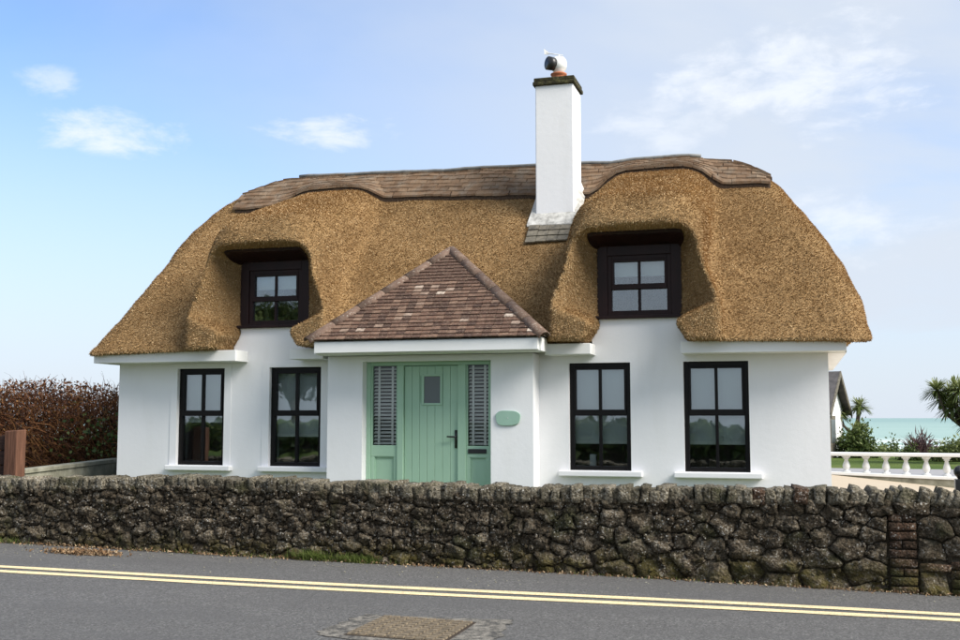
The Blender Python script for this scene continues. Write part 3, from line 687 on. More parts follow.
# ------------------------------------------------------------------ porch roof
ex0, ex1 = -6.22, -3.03; EY, EZ = -.78, 2.535; AP = Vector((-4.80, .98, 3.95))
L0, L1 = Vector((ex0, EY, EZ)), Vector((ex1, EY, EZ))
BL, BR = Vector((ex0, .3, EZ)), Vector((ex1, .3, EZ))
pr = MB(); pr.add([L0, L1, AP, BL, BR, AP + Vector((0, .5, -.1))], [(0, 1, 2), (1, 4, 5, 2), (0, 2, 5, 3), (0, 3, 4, 1)]); proof = pr.build('porch_roof', M['mortar'], cottage)
MB().box(ex0 + .03, ex1 - .03, EY + .06, -.38, 2.345, EZ - .012).build('eaves_board', M['board'], proof, bevel=.006)
MB().box(ex0 + .06, ex1 - .06, EY - .01, EY + .055, 2.36, EZ - .03).build('porch_fascia', M['board'], proof, bevel=.006)
S = (AP - (L0 + L1) / 2); slope = Vector((0, S.y, S.z)); SL = slope.length; sdirn = slope.normalized(); nrm_ = Vector((1, 0, 0)).cross(sdirn).normalized()
EXPO, TW = .087, .118
tile_me = []
for k in range(5):
    mb = MB(); hw = TW / 2 - .0022 - .001 * (k % 2); w1 = random.uniform(-.003, .003)
    P = [(-hw, 0, 0), (hw, 0, 0), (hw, .13, 0), (-hw, .13, 0), (-hw, w1, .019), (hw, -w1, .019 + random.uniform(-.002, .002)), (hw, .13, .010), (-hw, .13, .010)]
    mb.hexa(P); m_ = bpy.data.meshes.new('tile'); m_.from_pydata(mb.v, [], mb.f); m_.materials.append(M['clay']); tile_me.append(m_)
tiles = []
rows = int(SL / EXPO)
for r in range(rows):
    s0 = r * EXPO; f = s0 / SL
    xl = L0.x + (AP.x - L0.x) * f + .03; xr = L1.x + (AP.x - L1.x) * f - .03
    x = xl - (r % 2) * TW / 2 + TW / 2
    while x < xr:
        tiles.append((x, s0, r)); x += TW
base_rot = Matrix((Vector((1, 0, 0)), sdirn, nrm_)).transposed()
extra = MB()
for i, (x, s0, r) in enumerate(tiles):
    pos = Vector((x, L0.y, L0.z)) + sdirn * (s0 - .035) + nrm_ * (.006 + random.uniform(0, .004))
    rot = base_rot @ Matrix.Rotation(R(4.5 + random.uniform(-.8, .8)) * -1, 3, 'X') @ Matrix.Rotation(R(random.uniform(-1.2, 1.2)), 3, 'Z')
    mw = Matrix.Translation(pos + nrm_ * .010) @ rot.to_4x4()
    if i < 300:
        o = bpy.data.objects.new('tile', random.choice(tile_me)); link(o, proof); o.matrix_world = mw; o.matrix_local = mw
    else:
        m_ = random.choice(tile_me); extra.add([mw @ v.co for v in m_.vertices], [tuple(p.vertices) for p in m_.polygons])
extra.build('upper_tiles', M['clay'], proof, kind='stuff')
# half round hip tiles
for (C0, C1) in ((L0, AP), (L1, AP)):
    dirn = (C1 - C0); ln = dirn.length + .05; dirn.normalize(); nt_ = 6; seg = ln / nt_
    side = dirn.cross(Vector((0, -.35, 1))).normalized(); upv = side.cross(dirn).normalized()
    for k in range(nt_):
        a0 = C0 + dirn * (k * seg - .05); a1 = C0 + dirn * ((k + 1) * seg - .035)
        V = []; n = 10
        for (q, rr, lf) in ((a0, .084, .012), (a1, .080, .008)):
            for ring in (rr, rr - .016):
                for i in range(n + 1):
                    an = math.pi * i / n - 0.0; V.append(q + side * (ring * math.cos(an)) + upv * (ring * .85 * math.sin(an) + lf - .01))
        m1 = n + 1; F = []
        for i in range(n):
            F += [(i, i + 1, 2 * m1 + i + 1, 2 * m1 + i), (m1 + i, 3 * m1 + i, 3 * m1 + i + 1, m1 + i + 1), (i, m1 + i, m1 + i + 1, i + 1), (2 * m1 + i, 2 * m1 + i + 1, 3 * m1 + i + 1, 3 * m1 + i)]
        MB().add(V, F).build('hip_tile', M['hip'], proof, True)

# ------------------------------------------------------------------ chimney
cx0, cx1, cy0, cy1 = -3.66, -3.08, 1.55, 2.15
ch = MB(); ch.box(cx0, cx1, cy0, cy1, 4.1, 6.50); chim = ch.build('chimney', M['render'], cottage, bevel=.015)
sb = MB(); sb.box(cx0 - .035, cx1 + .035, cy0 - .035, cy1 + .035, 6.50, 6.56); sb.box(cx0 - .02, cx1 + .02, cy0 - .02, cy1 + .02, 6.561, 6.62); sb.build('cap_slab', M['slab'], chim, bevel=.012)
MB().lathe([(.13, 6.60), (.13, 6.64), (.11, 6.66), (.105, 6.72), (.125, 6.735), (.125, 6.755), (.09, 6.76)], -3.36, 1.85, 20).build('chimney_pot', M['terracotta'], chim, True)
cw = MB(); cw.lathe([(.085, 6.755), (.085, 6.80), (.118, 6.83), (.128, 6.90), (.118, 6.97), (.085, 7.01), (.03, 7.03)], -3.36, 1.85, 20)
cowl = cw.build('cowl', M['white_gloss'], chim, True)
MB().tube([(-3.42, 1.80, 6.90), (-3.50, 1.72, 6.90)], [.10, .105], 18).build('cowl_mouth', M['iron'], chim, True)
vn = MB(); vn.tube([(-3.36, 1.85, 7.01), (-3.36, 1.85, 7.06)], .012, 6); vn.tube([(-3.30, 1.88, 7.055), (-3.53, 1.76, 7.075)], .008, 6)
vn.hexa([(-3.56, 1.74, 7.05), (-3.50, 1.775, 7.05), (-3.50, 1.785, 7.05), (-3.56, 1.75, 7.05), (-3.565, 1.74, 7.14), (-3.50, 1.775, 7.09), (-3.50, 1.785, 7.09), (-3.565, 1.75, 7.14)])
vn.build('weather_vane', M['galv'], chim)
# lead skirt lying on the thatch, side soakers and the apron of slates below
def zt(x, y, off): return float(ztop(np.array([x]), np.array([y]), off)[0])
fl = MB(); yb0, yb1 = 1.38, 2.02
for (xa, xb, out) in ((cx0 + .005, cx0 - .11, -1), (cx1 - .005, cx1 + .11, 1)):
    P = []
    for dz_ in (0, .014):
        P += [(xa, yb0 + .14, zt(xa, yb0 + .14, .02) + dz_ + .05), (xb, yb0 + .04, zt(xb, yb0 + .04, .02) + dz_), (xb + out * -.02, yb1, zt(xb, yb1, .02) + dz_), (xa, yb1, zt(xa, yb1, .02) + dz_ + .22)]
    if out < 0: P = [P[i] for i in (3, 2, 1, 0, 7, 6, 5, 4)]
    fl.hexa(P)
zf0 = zt((cx0 + cx1) / 2, 1.42, .03)
fl.hexa([(cx0 - .10, 1.40, zf0 - .02), (cx1 + .10, 1.40, zf0 - .02), (cx1 + .02, 1.545, zf0 + .02), (cx0 - .02, 1.545, zf0 + .02),
         (cx0 - .10, 1.40, zf0 + .0), (cx1 + .10, 1.40, zf0 + .0), (cx1 + .02, 1.548, zf0 + .20), (cx0 - .02, 1.548, zf0 + .20)])
fl.build('flashing', M['lead'], chim)
for r in range(3):
    for k in range(4):
        xa = cx0 - .06 + k * .158; ya = 1.10 + r * .105; yb = ya + .125
        za = zt(xa + .07, ya, .03); zb = zt(xa + .07, yb, .03)
        MB().hexa([(xa, ya, za), (xa + .152, ya, za), (xa + .152, yb, zb), (xa, yb, zb), (xa, ya - .012, za + .018), (xa + .152, ya - .012, za + .018), (xa + .152, yb, zb + .006), (xa, yb, zb + .006)]).build('apron_slate', M['lead_dark'], chim)

# ------------------------------------------------------------------ roadside rubble wall
WY, WT = -3.30, .42
swall = empty('stone_wall', (0, 0, 0)); tag(swall, 'low rough rubble stone wall with upright coping along the road in front of the cottage', 'wall')
X0, X1 = -11.5, 3.2
mb = MB(); n = 60; V = []; F = []
for i in range(n + 1):
    x = X0 + (X1 - X0) * i / n
    V += [(x, WY + .012, road_z(x) - .2), (x, WY + .03, .70), (x, WY + WT, .70), (x, WY + WT, -.3)]
    if i: b = 4 * i; F += [(b - 4, b, b + 1, b - 3), (b - 3, b + 1, b + 2, b - 2), (b - 2, b + 2, b + 3, b - 1)]
F += [(0, 1, 2, 3), (4 * n + 3, 4 * n + 2, 4 * n + 1, 4 * n)]
mb.add(V, F).build('wall_core', M['mortar'], swall)
def top_z(x): return .715 + .018 * math.sin(x * .9 + 1) + .02 * math.exp(-((x + 5.8) / 1.5) ** 2)
bricks_zone = [(.79, 1.03, -.12, .60), (1.02, 1.32, .10, .20), (1.30, 1.62, -.12, .24)]
niche = (1.03, 1.30, -.1, .10)
seeds = []
tries = 0
def rad_at(x, z):
    big = 1 / (1 + math.exp(-(x + 1.8) * 1.1)); low_ = 1 - min(max((z - road_z(x)) / .55, 0), 1)
    return .068 + .060 * big * low_ + .022 * low_ + .018 * big
cell = {}
while tries < 60000:
    tries += 1
    x = random.uniform(X0, X1); z = random.uniform(road_z(x) - .03, top_z(x) - .02); r = rad_at(x, z) * random.uniform(.75, 1.25)
    if any(a - .03 < x < b + .03 and c - .03 < z < d_ + .03 for a, b, c, d_ in bricks_zone): continue
    ok = True
    gx_, gz_ = int(x // .25), int(z // .25)
    for i in (-1, 0, 1):
        for j in (-1, 0, 1):
            for (a, b, q) in cell.get((gx_ + i, gz_ + j), ()):
                if ((a - x) * .78) ** 2 + ((b - z) * 1.18) ** 2 < (r + q) ** 2 * .82: ok = False; break
            if not ok: break
        if not ok: break
    if ok: cell.setdefault((gx_, gz_), []).append((x, z, r)); seeds.append((x, z, r))
def clip(poly, nx, nz, c):
    out = []
    for i in range(len(poly)):
        p, q = poly[i], poly[(i + 1) % len(poly)]
        a = p[0] * nx + p[1] * nz - c; b = q[0] * nx + q[1] * nz - c
        if a <= 0: out.append(p)
        if (a < 0 < b) or (b < 0 < a):
            t_ = a / (a - b); out.append((p[0] + (q[0] - p[0]) * t_, p[1] + (q[1] - p[1]) * t_))
    return out
SA = np.array([(s[0] * .78, s[1] * 1.18) for s in seeds]); SRad = np.array([s[2] for s in seeds])
stones = []
for i, (x, z, r) in enumerate(seeds):
    c0 = SA[i]; poly = [(c0[0] - .4, c0[1] - .4), (c0[0] + .4, c0[1] - .4), (c0[0] + .4, c0[1] + .4), (c0[0] - .4, c0[1] + .4)]
    dd = ((SA - c0) ** 2).sum(1); near = np.argsort(dd)[1:22]
    for j in near:
        if dd[j] > .64: break
        nx_, nz_ = SA[j] - c0; wj = .5 + .5 * (SRad[i] ** 2 - SRad[j] ** 2) / dd[j]
        wj = min(max(wj, .3), .7)
        pt = c0 + (SA[j] - c0) * wj; poly = clip(poly, nx_, nz_, nx_ * pt[0] + nz_ * pt[1])
        if len(poly) < 3: break
    if len(poly) < 3: continue
    poly = [(p[0] / .78, p[1] / 1.18) for p in poly]
    poly = clip(poly, 0, 1, top_z(x) + .01); poly = clip(poly, 0, -1, -(road_z(x) - .05))
    for (a, b, c, d_) in bricks_zone:
        if c - .05 < z < d_ + .05:
            if x < a: poly = clip(poly, 1, 0, a - .008)
            elif x > b: poly = clip(poly, -1, 0, -(b + .008))
        elif a - .05 < x < b + .05 and z > d_: poly = clip(poly, 0, -1, -(d_ + .008))
    if len(poly) < 3: continue
    ar = abs(sum(poly[k][0] * poly[(k + 1) % len(poly)][1] - poly[(k + 1) % len(poly)][0] * poly[k][1] for k in range(len(poly)))) / 2
    if ar < .0012: continue
    stones.append((ar, x, z, poly))
def stone_geo(poly, ar):
    cx = sum(p[0] for p in poly) / len(poly); cz = sum(p[1] for p in poly) / len(poly)
    pts = []
    for k in range(len(poly)):
        p, q = poly[k], poly[(k + 1) % len(poly)]; L = math.hypot(q[0] - p[0], q[1] - p[1]); m_ = max(1, min(5, int(L / .035)))
        for t_ in range(m_): f = t_ / m_; pts.append((p[0] + (q[0] - p[0]) * f, p[1] + (q[1] - p[1]) * f))
    sz = math.sqrt(ar); dep = random.uniform(.1, .6) * min(sz, .16) * .42 + .008; tx, tz = random.uniform(-.18, .18), random.uniform(-.22, .22)
    V = []; F = []; n = len(pts); rings = ((0.0, .08), (.03, .004), (.14, -dep * .62), (.42, -dep * .92), (.72, -dep))
    gap = random.uniform(.0, .004)
    for (ins, yy) in rings:
        for (px, pz) in pts:
            rx_, rz_ = px - cx, pz - cz; L = math.hypot(rx_, rz_) + 1e-6; sc_ = max(.05, 1 - ins - gap / L)
            qx, qz = cx + rx_ * sc_, cz + rz_ * sc_
            nn = mn.noise((qx * 9, qz * 9, 3.3)); n2 = mn.noise((qx * 26, qz * 26, 7.7)); n3 = mn.noise((qx * 60, qz * 60, 1.7))
            if ins > 0: qx += n2 * .020 + n3 * .008; qz += mn.noise((qx * 24, 5, qz * 24)) * .020
            if ins > .1: yo = (tx * rx_ + tz * rz_) + nn * .026 + n2 * .022 + n3 * .012
            else: yo = 0
            V.append((qx, WY + yy + yo, qz))
    V.append((cx, WY - dep + mn.noise((cx * 26, cz * 26, 7.7)) * .014 + mn.noise((cx * 9, cz * 9, 3.3)) * .02, cz))
    for j in range(len(rings) - 1):
        for k in range(n): F.append((j * n + k, j * n + (k + 1) % n, (j + 1) * n + (k + 1) % n, (j + 1) * n + k))
    b = (len(rings) - 1) * n
    for k in range(n): F.append((b + k, b + (k + 1) % n, len(V) - 1))
    return V, F
def ccw(p): return sum(p[k][0] * p[(k + 1) % len(p)][1] - p[(k + 1) % len(p)][0] * p[k][1] for k in range(len(p))) > 0
def show(s):     # how large the stone stands in view
    return s[0] / max(3, math.hypot(s[1], WY + 14)) ** 2 if -9.3 < s[1] < 1.55 else -1
stones.sort(key=show, reverse=True)
rest = MB()
for i, (ar, x, z, poly) in enumerate(stones):
    if not ccw(poly): poly = poly[::-1]
    V, F = stone_geo(poly, ar)
    if i < 300: MB().add(V, F).build('stone', M['stone'], swall, True)
    else: rest.add(V, F)
rest.build('small_stones', M['stone'], swall, True, kind='stuff')
# chippings and snecks bedded in the joints
ico = bmesh.new(); bmesh.ops.create_icosphere(ico, subdivisions=1, radius=1); IV = np.array([v.co[:] for v in ico.verts]); IF = np.array([[v.index for v in f.verts] for f in ico.faces]); ico.free()
NC = 6500; cx_s = RNG.uniform(X0, X1, NC); big = 1 / (1 + np.exp(-(cx_s + 1.5) * 1.2)); keepm = RNG.random(NC) > big * .72; cx_s = cx_s[keepm]; NC = len(cx_s)
czs = RNG.uniform(0, 1, NC) ** .8; czs = road_z(cx_s) + .02 + czs * (.70 - road_z(cx_s)); rr = RNG.uniform(.008, .036, NC)
nz_mask = ~((cx_s > .76) & (cx_s < 1.66) & (czs < .62)); cx_s, czs, rr = cx_s[nz_mask], czs[nz_mask], rr[nz_mask]; NC = len(cx_s)
V = IV[None] * (rr[:, None, None] * RNG.uniform(.6, 1.3, (NC, 1, 3))) * RNG.uniform(.75, 1.25, (NC, len(IV), 1))
ang = RNG.uniform(0, 6.28, NC); ca, sa = np.cos(ang), np.sin(ang)
V = np.stack([V[..., 0] * ca[:, None] - V[..., 2] * sa[:, None], V[..., 1], V[..., 0] * sa[:, None] + V[..., 2] * ca[:, None]], -1)
V += np.stack([cx_s, WY + RNG.uniform(-.035, .02, NC), czs], -1)[:, None]
F = (IF[None] + (np.arange(NC) * len(IV))[:, None, None]).reshape(-1, 3)
me = mesh_np('chippings', V.reshape(-1, 3), F); me.materials.append(M['stone']); o = link(bpy.data.objects.new('chippings', me), swall); o['kind'] = 'stuff'
# coping: irregular stones set on edge
def rough_block(w_, d_, h_, seed, sub=3, amp=.016):
    bm = bmesh.new(); bmesh.ops.create_cube(bm, size=1); bmesh.ops.subdivide_edges(bm, edges=bm.edges[:], cuts=sub, use_grid_fill=True)
    for v in bm.verts:
        p = v.co.copy(); rr_ = 1 - .10 * (p.length ** 2 - .5)
        q = Vector((p.x * w_ * rr_, p.y * d_ * (1 - .04 * (p.length ** 2 - .5)), p.z * h_ * rr_))
        nv = mn.noise_vector((q * 9) + Vector((seed * 3.1, seed * 1.7, seed))); n2_ = mn.noise_vector((q * 26) + Vector((seed, 0, 0)))
        v.co = q + nv * amp + n2_ * amp * .5
    V = [v.co.copy() for v in bm.verts]; F = [tuple(v.index for v in f.verts) for f in bm.faces]; bm.free(); return V, F
x = X0; k = 0
while x < X1:
    wd = random.uniform(.055, .125); hh = random.uniform(.115, .165) * (1.0 if x > -4.5 else .88); red = random.random() < .05 and -3 < x < 0
    V, F = rough_block(wd * 1.02 if not red else .13, WT + random.uniform(-.03, .05), hh, k, 3, .018)
    if red: wd = .13
    lean = R(random.uniform(-7, 7)) + (R(20) if x > .3 else 0) + (R(random.uniform(40, 80)) * 0)
    rot = Matrix.Rotation(lean, 3, 'Y') @ Matrix.Rotation(R(random.uniform(-6, 6)), 3, 'Z')
    cpos = Vector((x + wd / 2, WY + WT / 2 - .03 + random.uniform(-.02, .02), top_z(x) + hh / 2 - .035))
    MB().add([rot @ v_ + cpos for v_ in V], F).build('coping_stone', M['brick'] if red else M['coping'], swall, True)
    x += wd * .93; k += 1
# brick pier, lintel and jamb patched into the wall
def brick(x0, x1, z0, z1, out=.012):
    V, F = rough_block(x1 - x0 - .008, .12, z1 - z0 - .008, x0 * 7 + z0 * 13, 2, .009)
    cpos = Vector(((x0 + x1) / 2, WY + .045 - out, (z0 + z1) / 2)); MB().add([v_ + cpos for v_ in V], F).build('brick', M['brick'], swall, True)
z = road_z(.9) - .02; rowi = 0
while z < .60:
    h_ = .078
    if rowi in (4, 5): out = -.004
    else: out = random.uniform(.0, .02)
    if rowi % 3 == 2: brick(.79, .905, z, z + h_, out); brick(.905, 1.03, z, z + h_, out)
    else: brick(.79 + random.uniform(-.006, .006), 1.03, z, z + h_, out)
    z += h_ + .004; rowi += 1
brick(1.035, 1.31, .11, .185, .012)
z = road_z(1.4) - .02
for r_ in range(4): brick(1.31, 1.60, z, z + .078, random.uniform(0, .015)); z += .082

# ------------------------------------------------------------------ foliage helpers
def leaves_np(name, P, size, mat_, parent=None, up=.3, aspect=2.2, kind=None, tint=None):
    n = len(P); d1 = RNG.normal(0, 1, (n, 3)); d1[:, 2] += up; d1 /= np.linalg.norm(d1, axis=1)[:, None]
    d2 = np.cross(d1, RNG.normal(0, 1, (n, 3))); d2 /= np.linalg.norm(d2, axis=1)[:, None] + 1e-9
    s = size * RNG.uniform(.6, 1.4, n)[:, None]; w_ = s / aspect
    V = np.stack([P, P + d1 * s * .45 + d2 * w_ * .5, P + d1 * s, P + d1 * s * .45 - d2 * w_ * .5], 1).reshape(-1, 3)
    me = mesh_np(name, V, np.arange(4 * n).reshape(-1, 4)); at = me.attributes.new('tint', 'FLOAT', 'FACE')
    at.data.foreach_set('value', (RNG.random(n) if tint is None else tint).astype(np.float32)); me.materials.append(mat_)
    o = link(bpy.data.objects.new(name, me), parent)
    if kind: o['kind'] = kind
    return o
def twigs_np(name, S, D, L, r0, mat_, parent=None, seg=4, wob=.25, droop=0.0):
    """many thin bent twigs: S start, D unit direction, L length"""
    n = len(S); pts = [S]; d = D.copy()
    for k in range(seg):
        d = d + RNG.normal(0, wob, (n, 3)); d[:, 2] += droop; d /= np.linalg.norm(d, axis=1)[:, None]
        pts.append(pts[-1] + d * (L / seg)[:, None])
    a = np.cross(D, RNG.normal(0, 1, (n, 3))); a /= np.linalg.norm(a, axis=1)[:, None] + 1e-9; b = np.cross(D, a)
    V = []
    for k, p in enumerate(pts):
        r = (r0 * (1 - .75 * k / seg))[:, None]
        for q in range(3):
            an = 2.094 * q; V.append(p + a * r * math.cos(an) + b * r * math.sin(an))
    V = np.stack(V, 1); nv = V.shape[1]
    f = []
    for k in range(seg):
        for q in range(3): f.append((3 * k + q, 3 * k + (q + 1) % 3, 3 * k + 3 + (q + 1) % 3, 3 * k + 3 + q))
    F = (np.array(f)[None] + (np.arange(n) * nv)[:, None, None]).reshape(-1, 4)
    me = mesh_np(name, V.reshape(-1, 3), F); at = me.attributes.new('tint', 'FLOAT', 'FACE')
    at.data.foreach_set('value', np.repeat(RNG.random(n), len(f)).astype(np.float32)); me.materials.append(mat_)
    return link(bpy.data.objects.new(name, me), parent)

# ------------------------------------------------------------------ left side: russet hedge, block wall, post and gate
hedge = empty('hedge', (-13, 2.6, 0)); hedge.matrix_world = Matrix.Identity(4); tag(hedge, 'bare russet brown twiggy hedge beside the left end of the cottage', 'hedge')
NH = 26000
hx = RNG.uniform(-19, -9.9, NH); hy = RNG.uniform(1.6, 3.9, NH)
htop = 2.22 + .10 * np.sin(hx * 1.3) + .07 * np.sin(hx * 3.7 + 1) - .30 * smoothstep(-11.6, -10.2, hx)
prof = np.clip(1 - ((hy - 2.75) / 1.15) ** 2, 0, 1) ** .35
S = np.stack([hx, hy, RNG.uniform(0, 1, NH) ** .9 * htop * prof * .86], 1)
D = np.stack([RNG.normal(0, .45, NH), (hy - 2.75) * .5 + RNG.normal(-.1, .35, NH), RNG.uniform(.15, 1.0, NH)], 1); D /= np.linalg.norm(D, axis=1)[:, None]
twigs_np('twigs', S, D, RNG.uniform(.2, .5, NH), RNG.uniform(.004, .010, NH), M['twig'], hedge, 4, .28)
NB = 260; bx_ = RNG.uniform(-19, -9.9, NB); S = np.stack([bx_, RNG.uniform(2.0, 3.4, NB), np.zeros(NB)], 1); D = np.tile([0, -.12, 1.0], (NB, 1)) + RNG.normal(0, .2, (NB, 3)); D /= np.linalg.norm(D, axis=1)[:, None]
twigs_np('stems', S, D, RNG.uniform(1.2, 1.9, NB), RNG.uniform(.012, .022, NB), M['twig'], hedge, 6, .12)
NL = 60000; lx = RNG.uniform(-19, -9.9, NL); ly = RNG.uniform(1.7, 3.8, NL); pl = np.clip(1 - ((ly - 2.75) / 1.1) ** 2, 0, 1) ** .35
lz = RNG.uniform(0, 1, NL) ** .7 * (2.12 + .10 * np.sin(lx * 1.3) - .30 * smoothstep(-11.6, -10.2, lx)) * pl
leaves_np('dead_leaves', np.stack([lx, ly, lz], 1), .055, M['twig'], hedge, 0, 1.8)
NG = 900; gxs = RNG.normal(-10.9, .45, NG); gys = RNG.uniform(1.4, 2.2, NG); gzs = np.abs(RNG.normal(.9, .35, NG))
leaves_np('ivy', np.stack([gxs, gys, gzs], 1), .075, M['leaf'], hedge, 0, 1.4)

bw = empty('block_wall', (-10.5, 0, 0)); bw.matrix_world = Matrix.Identity(4); tag(bw, 'low grey-green concrete block wall below the russet hedge', 'wall')
A0, A1 = Vector((-10.28, -2.0, 0)), Vector((-10.80, 2.2, 0)); nseg = 5
dirv = (A1 - A0).normalized(); sidev = Vector((-dirv.y, dirv.x, 0)) * .16
for k in range(nseg):
    a = A0 + (A1 - A0) * (k / nseg) + dirv * .004; b = A0 + (A1 - A0) * ((k + 1) / nseg) - dirv * .004
    za = .70 + .085 * k / nseg; zb = .70 + .085 * (k + 1) / nseg
    up = lambda p, z_: Vector((p.x, p.y, z_))
    for j in range(2):
        l0 = -.1 if j == 0 else .345; f0 = .34 if j == 0 else None
        ta, tb = (f0, f0) if f0 else (za, zb)
        MB().hexa([up(a + sidev, l0), up(b + sidev, l0), up(b, l0), up(a, l0), up(a + sidev, ta), up(b + sidev, tb), up(b, tb), up(a, ta)][::1]).build('block', M['concrete'], bw, bevel=.008)
    o_ = sidev * .15
    MB().hexa([up(a + sidev + o_, za + .004), up(b + sidev + o_, zb + .004), up(b - o_, zb + .004), up(a - o_, za + .004), up(a + sidev + o_, za + .065), up(b + sidev + o_, zb + .065), up(b - o_, zb + .065), up(a - o_, za + .065)]).build('coping_slab', M['concrete'], bw, bevel=.008)
o = MB().hexa([(-9.80, -2.28, -.2), (-9.60, -2.28, -.2), (-9.60, -2.10, -.2), (-9.80, -2.10, -.2), (-9.795, -2.28, 1.33), (-9.605, -2.28, 1.345), (-9.605, -2.10, 1.35), (-9.795, -2.10, 1.34)]).build('gate_post', M['timber'], None, bevel=.012)
tag(o, 'square brown timber post behind the stone wall at the far left', 'post')
gt = empty('timber_gate', (-10.6, -2.2, 0)); gt.matrix_world = Matrix.Identity(4); tag(gt, 'dark brown boarded gate left of the brown timber post', 'gate')
for k in range(6): MB().box(-11.6, -9.815, -2.22, -2.19, .14 + k * .19, .14 + k * .19 + .165 + .001 * k).build('board', M['dark_timber'], gt, bevel=.004)
for xx in (-11.5, -9.92): MB().box(xx, xx + .09, -2.189, -2.15, .12, 1.28).build('batten', M['dark_timber'], gt, bevel=.004)

# ------------------------------------------------------------------ right side: balustrade, outbuilding, planting
bal = empty('balustrade', (3, 10, 0)); bal.matrix_world = Matrix.Identity(4); tag(bal, 'white painted garden balustrade with turned balusters behind the forecourt', 'balustrade')
def bz(x): return .345 - .032 * (x - .95)
def slab(name, x0, x1, y0, y1, za, zb, m_):
    MB().hexa([(x0, y0, bz(x0) + za), (x1, y0, bz(x1) + za), (x1, y1, bz(x1) + za), (x0, y1, bz(x0) + za), (x0, y0, bz(x0) + zb), (x1, y0, bz(x1) + zb), (x1, y1, bz(x1) + zb), (x0, y1, bz(x0) + zb)]).build(name, m_, bal, bevel=.01)
slab('plinth', -1.6, 7.2, 9.94, 10.20, -.5, -.035, M['concrete']); slab('base_rail', -1.6, 7.2, 9.92, 10.22, -.034, .03, M['white_gloss'])
V = [(-1.6, 9.91), (7.2, 9.91)]
MB().hexa([(-1.6, 9.92, .715), (7.2, 9.92, .695), (7.2, 10.22, .695), (-1.6, 10.22, .715), (-1.6, 9.92, .79), (7.2, 9.92, .765), (7.2, 10.22, .765), (-1.6, 10.22, .79)]).build('hand_rail', M['white_gloss'], bal, bevel=.015)
x = -1.35
while x < 7.1:
    b0_, t0_ = bz(x) + .031, .713 - .0023 * (x + 1.6); h_ = t0_ - b0_
    pr_ = [(.085, 0), (.085, .07), (.050, .10), (.042, .14), (.068, .26), (.078, .36), (.066, .50), (.042, .68), (.036, .78), (.062, .83), (.05, .86), (.085, .92), (.085, 1)]
    MB().lathe([(r_, b0_ + q * h_) for r_, q in pr_], x, 10.07, 14).build('baluster', M['white_gloss'], bal, True); x += .39

ob = empty('outbuilding', (0, 0, 0)); tag(ob, 'small white gabled outbuilding with dark slate roof beyond the right corner of the cottage', 'outbuilding')
OW, OD, OH, RH = 6.0, 3.6, 1.98, 1.42
g = MB(); V = [(-OW, 0, 0), (0, 0, 0), (0, OD, 0), (-OW, OD, 0), (-OW, 0, OH), (0, 0, OH), (0, OD, OH), (-OW, OD, OH), (-OW, OD / 2, OH + RH - .1), (0, OD / 2, OH + RH - .1)]
g.add(V, [(0, 1, 5, 4), (1, 2, 6, 9, 5), (2, 3, 7, 6), (3, 0, 4, 8, 7), (3, 2, 1, 0), (4, 5, 9, 8), (6, 7, 8, 9)]); g.build('wall', M['render'], ob)
rf = None
for s in (0, 1):
    ya, yb = (-.3, OD / 2) if s == 0 else (OD + .3, OD / 2); za = OH - .22
    P = [(-OW - .2, ya, za), (.28, ya, za), (.28, yb, OH + RH), (-OW - .2, yb, OH + RH)]; P2 = [(a, b, c + .09) for a, b, c in P]
    if s: P, P2 = P[::-1], P2[::-1]
    MB().hexa(P + P2).build('roof_slope', M['slate'], ob)
    MB().hexa([(.285, ya, za - .12), (.33, ya, za - .12), (.33, yb, OH + RH - .12), (.285, yb, OH + RH - .12), (.285, ya, za + .1), (.33, ya, za + .1), (.33, yb, OH + RH + .1), (.285, yb, OH + RH + .1)] if s == 0 else
              [(.285, yb, OH + RH - .12), (.33, yb, OH + RH - .12), (.33, ya, za - .12), (.285, ya, za - .12), (.285, yb, OH + RH + .1), (.33, yb, OH + RH + .1), (.33, ya, za + .1), (.285, ya, za + .1)]).build('barge_board', M['lead_dark'], ob)
dr = MB().box(.005, .05, .9, 1.9, .0, 1.75).build('door', M['lead_dark'], ob); MB().box(.051, .06, 1.0, 1.8, .7, 1.6).build('pane', M['frosted'], dr)
MB().box(.005, .06, 1.6, 2.0, 2.3, 2.6).build('vent', M['lead_dark'], ob)
ob.location = (1.02, 29.0, -.16); ob.rotation_euler.z = R(-13)

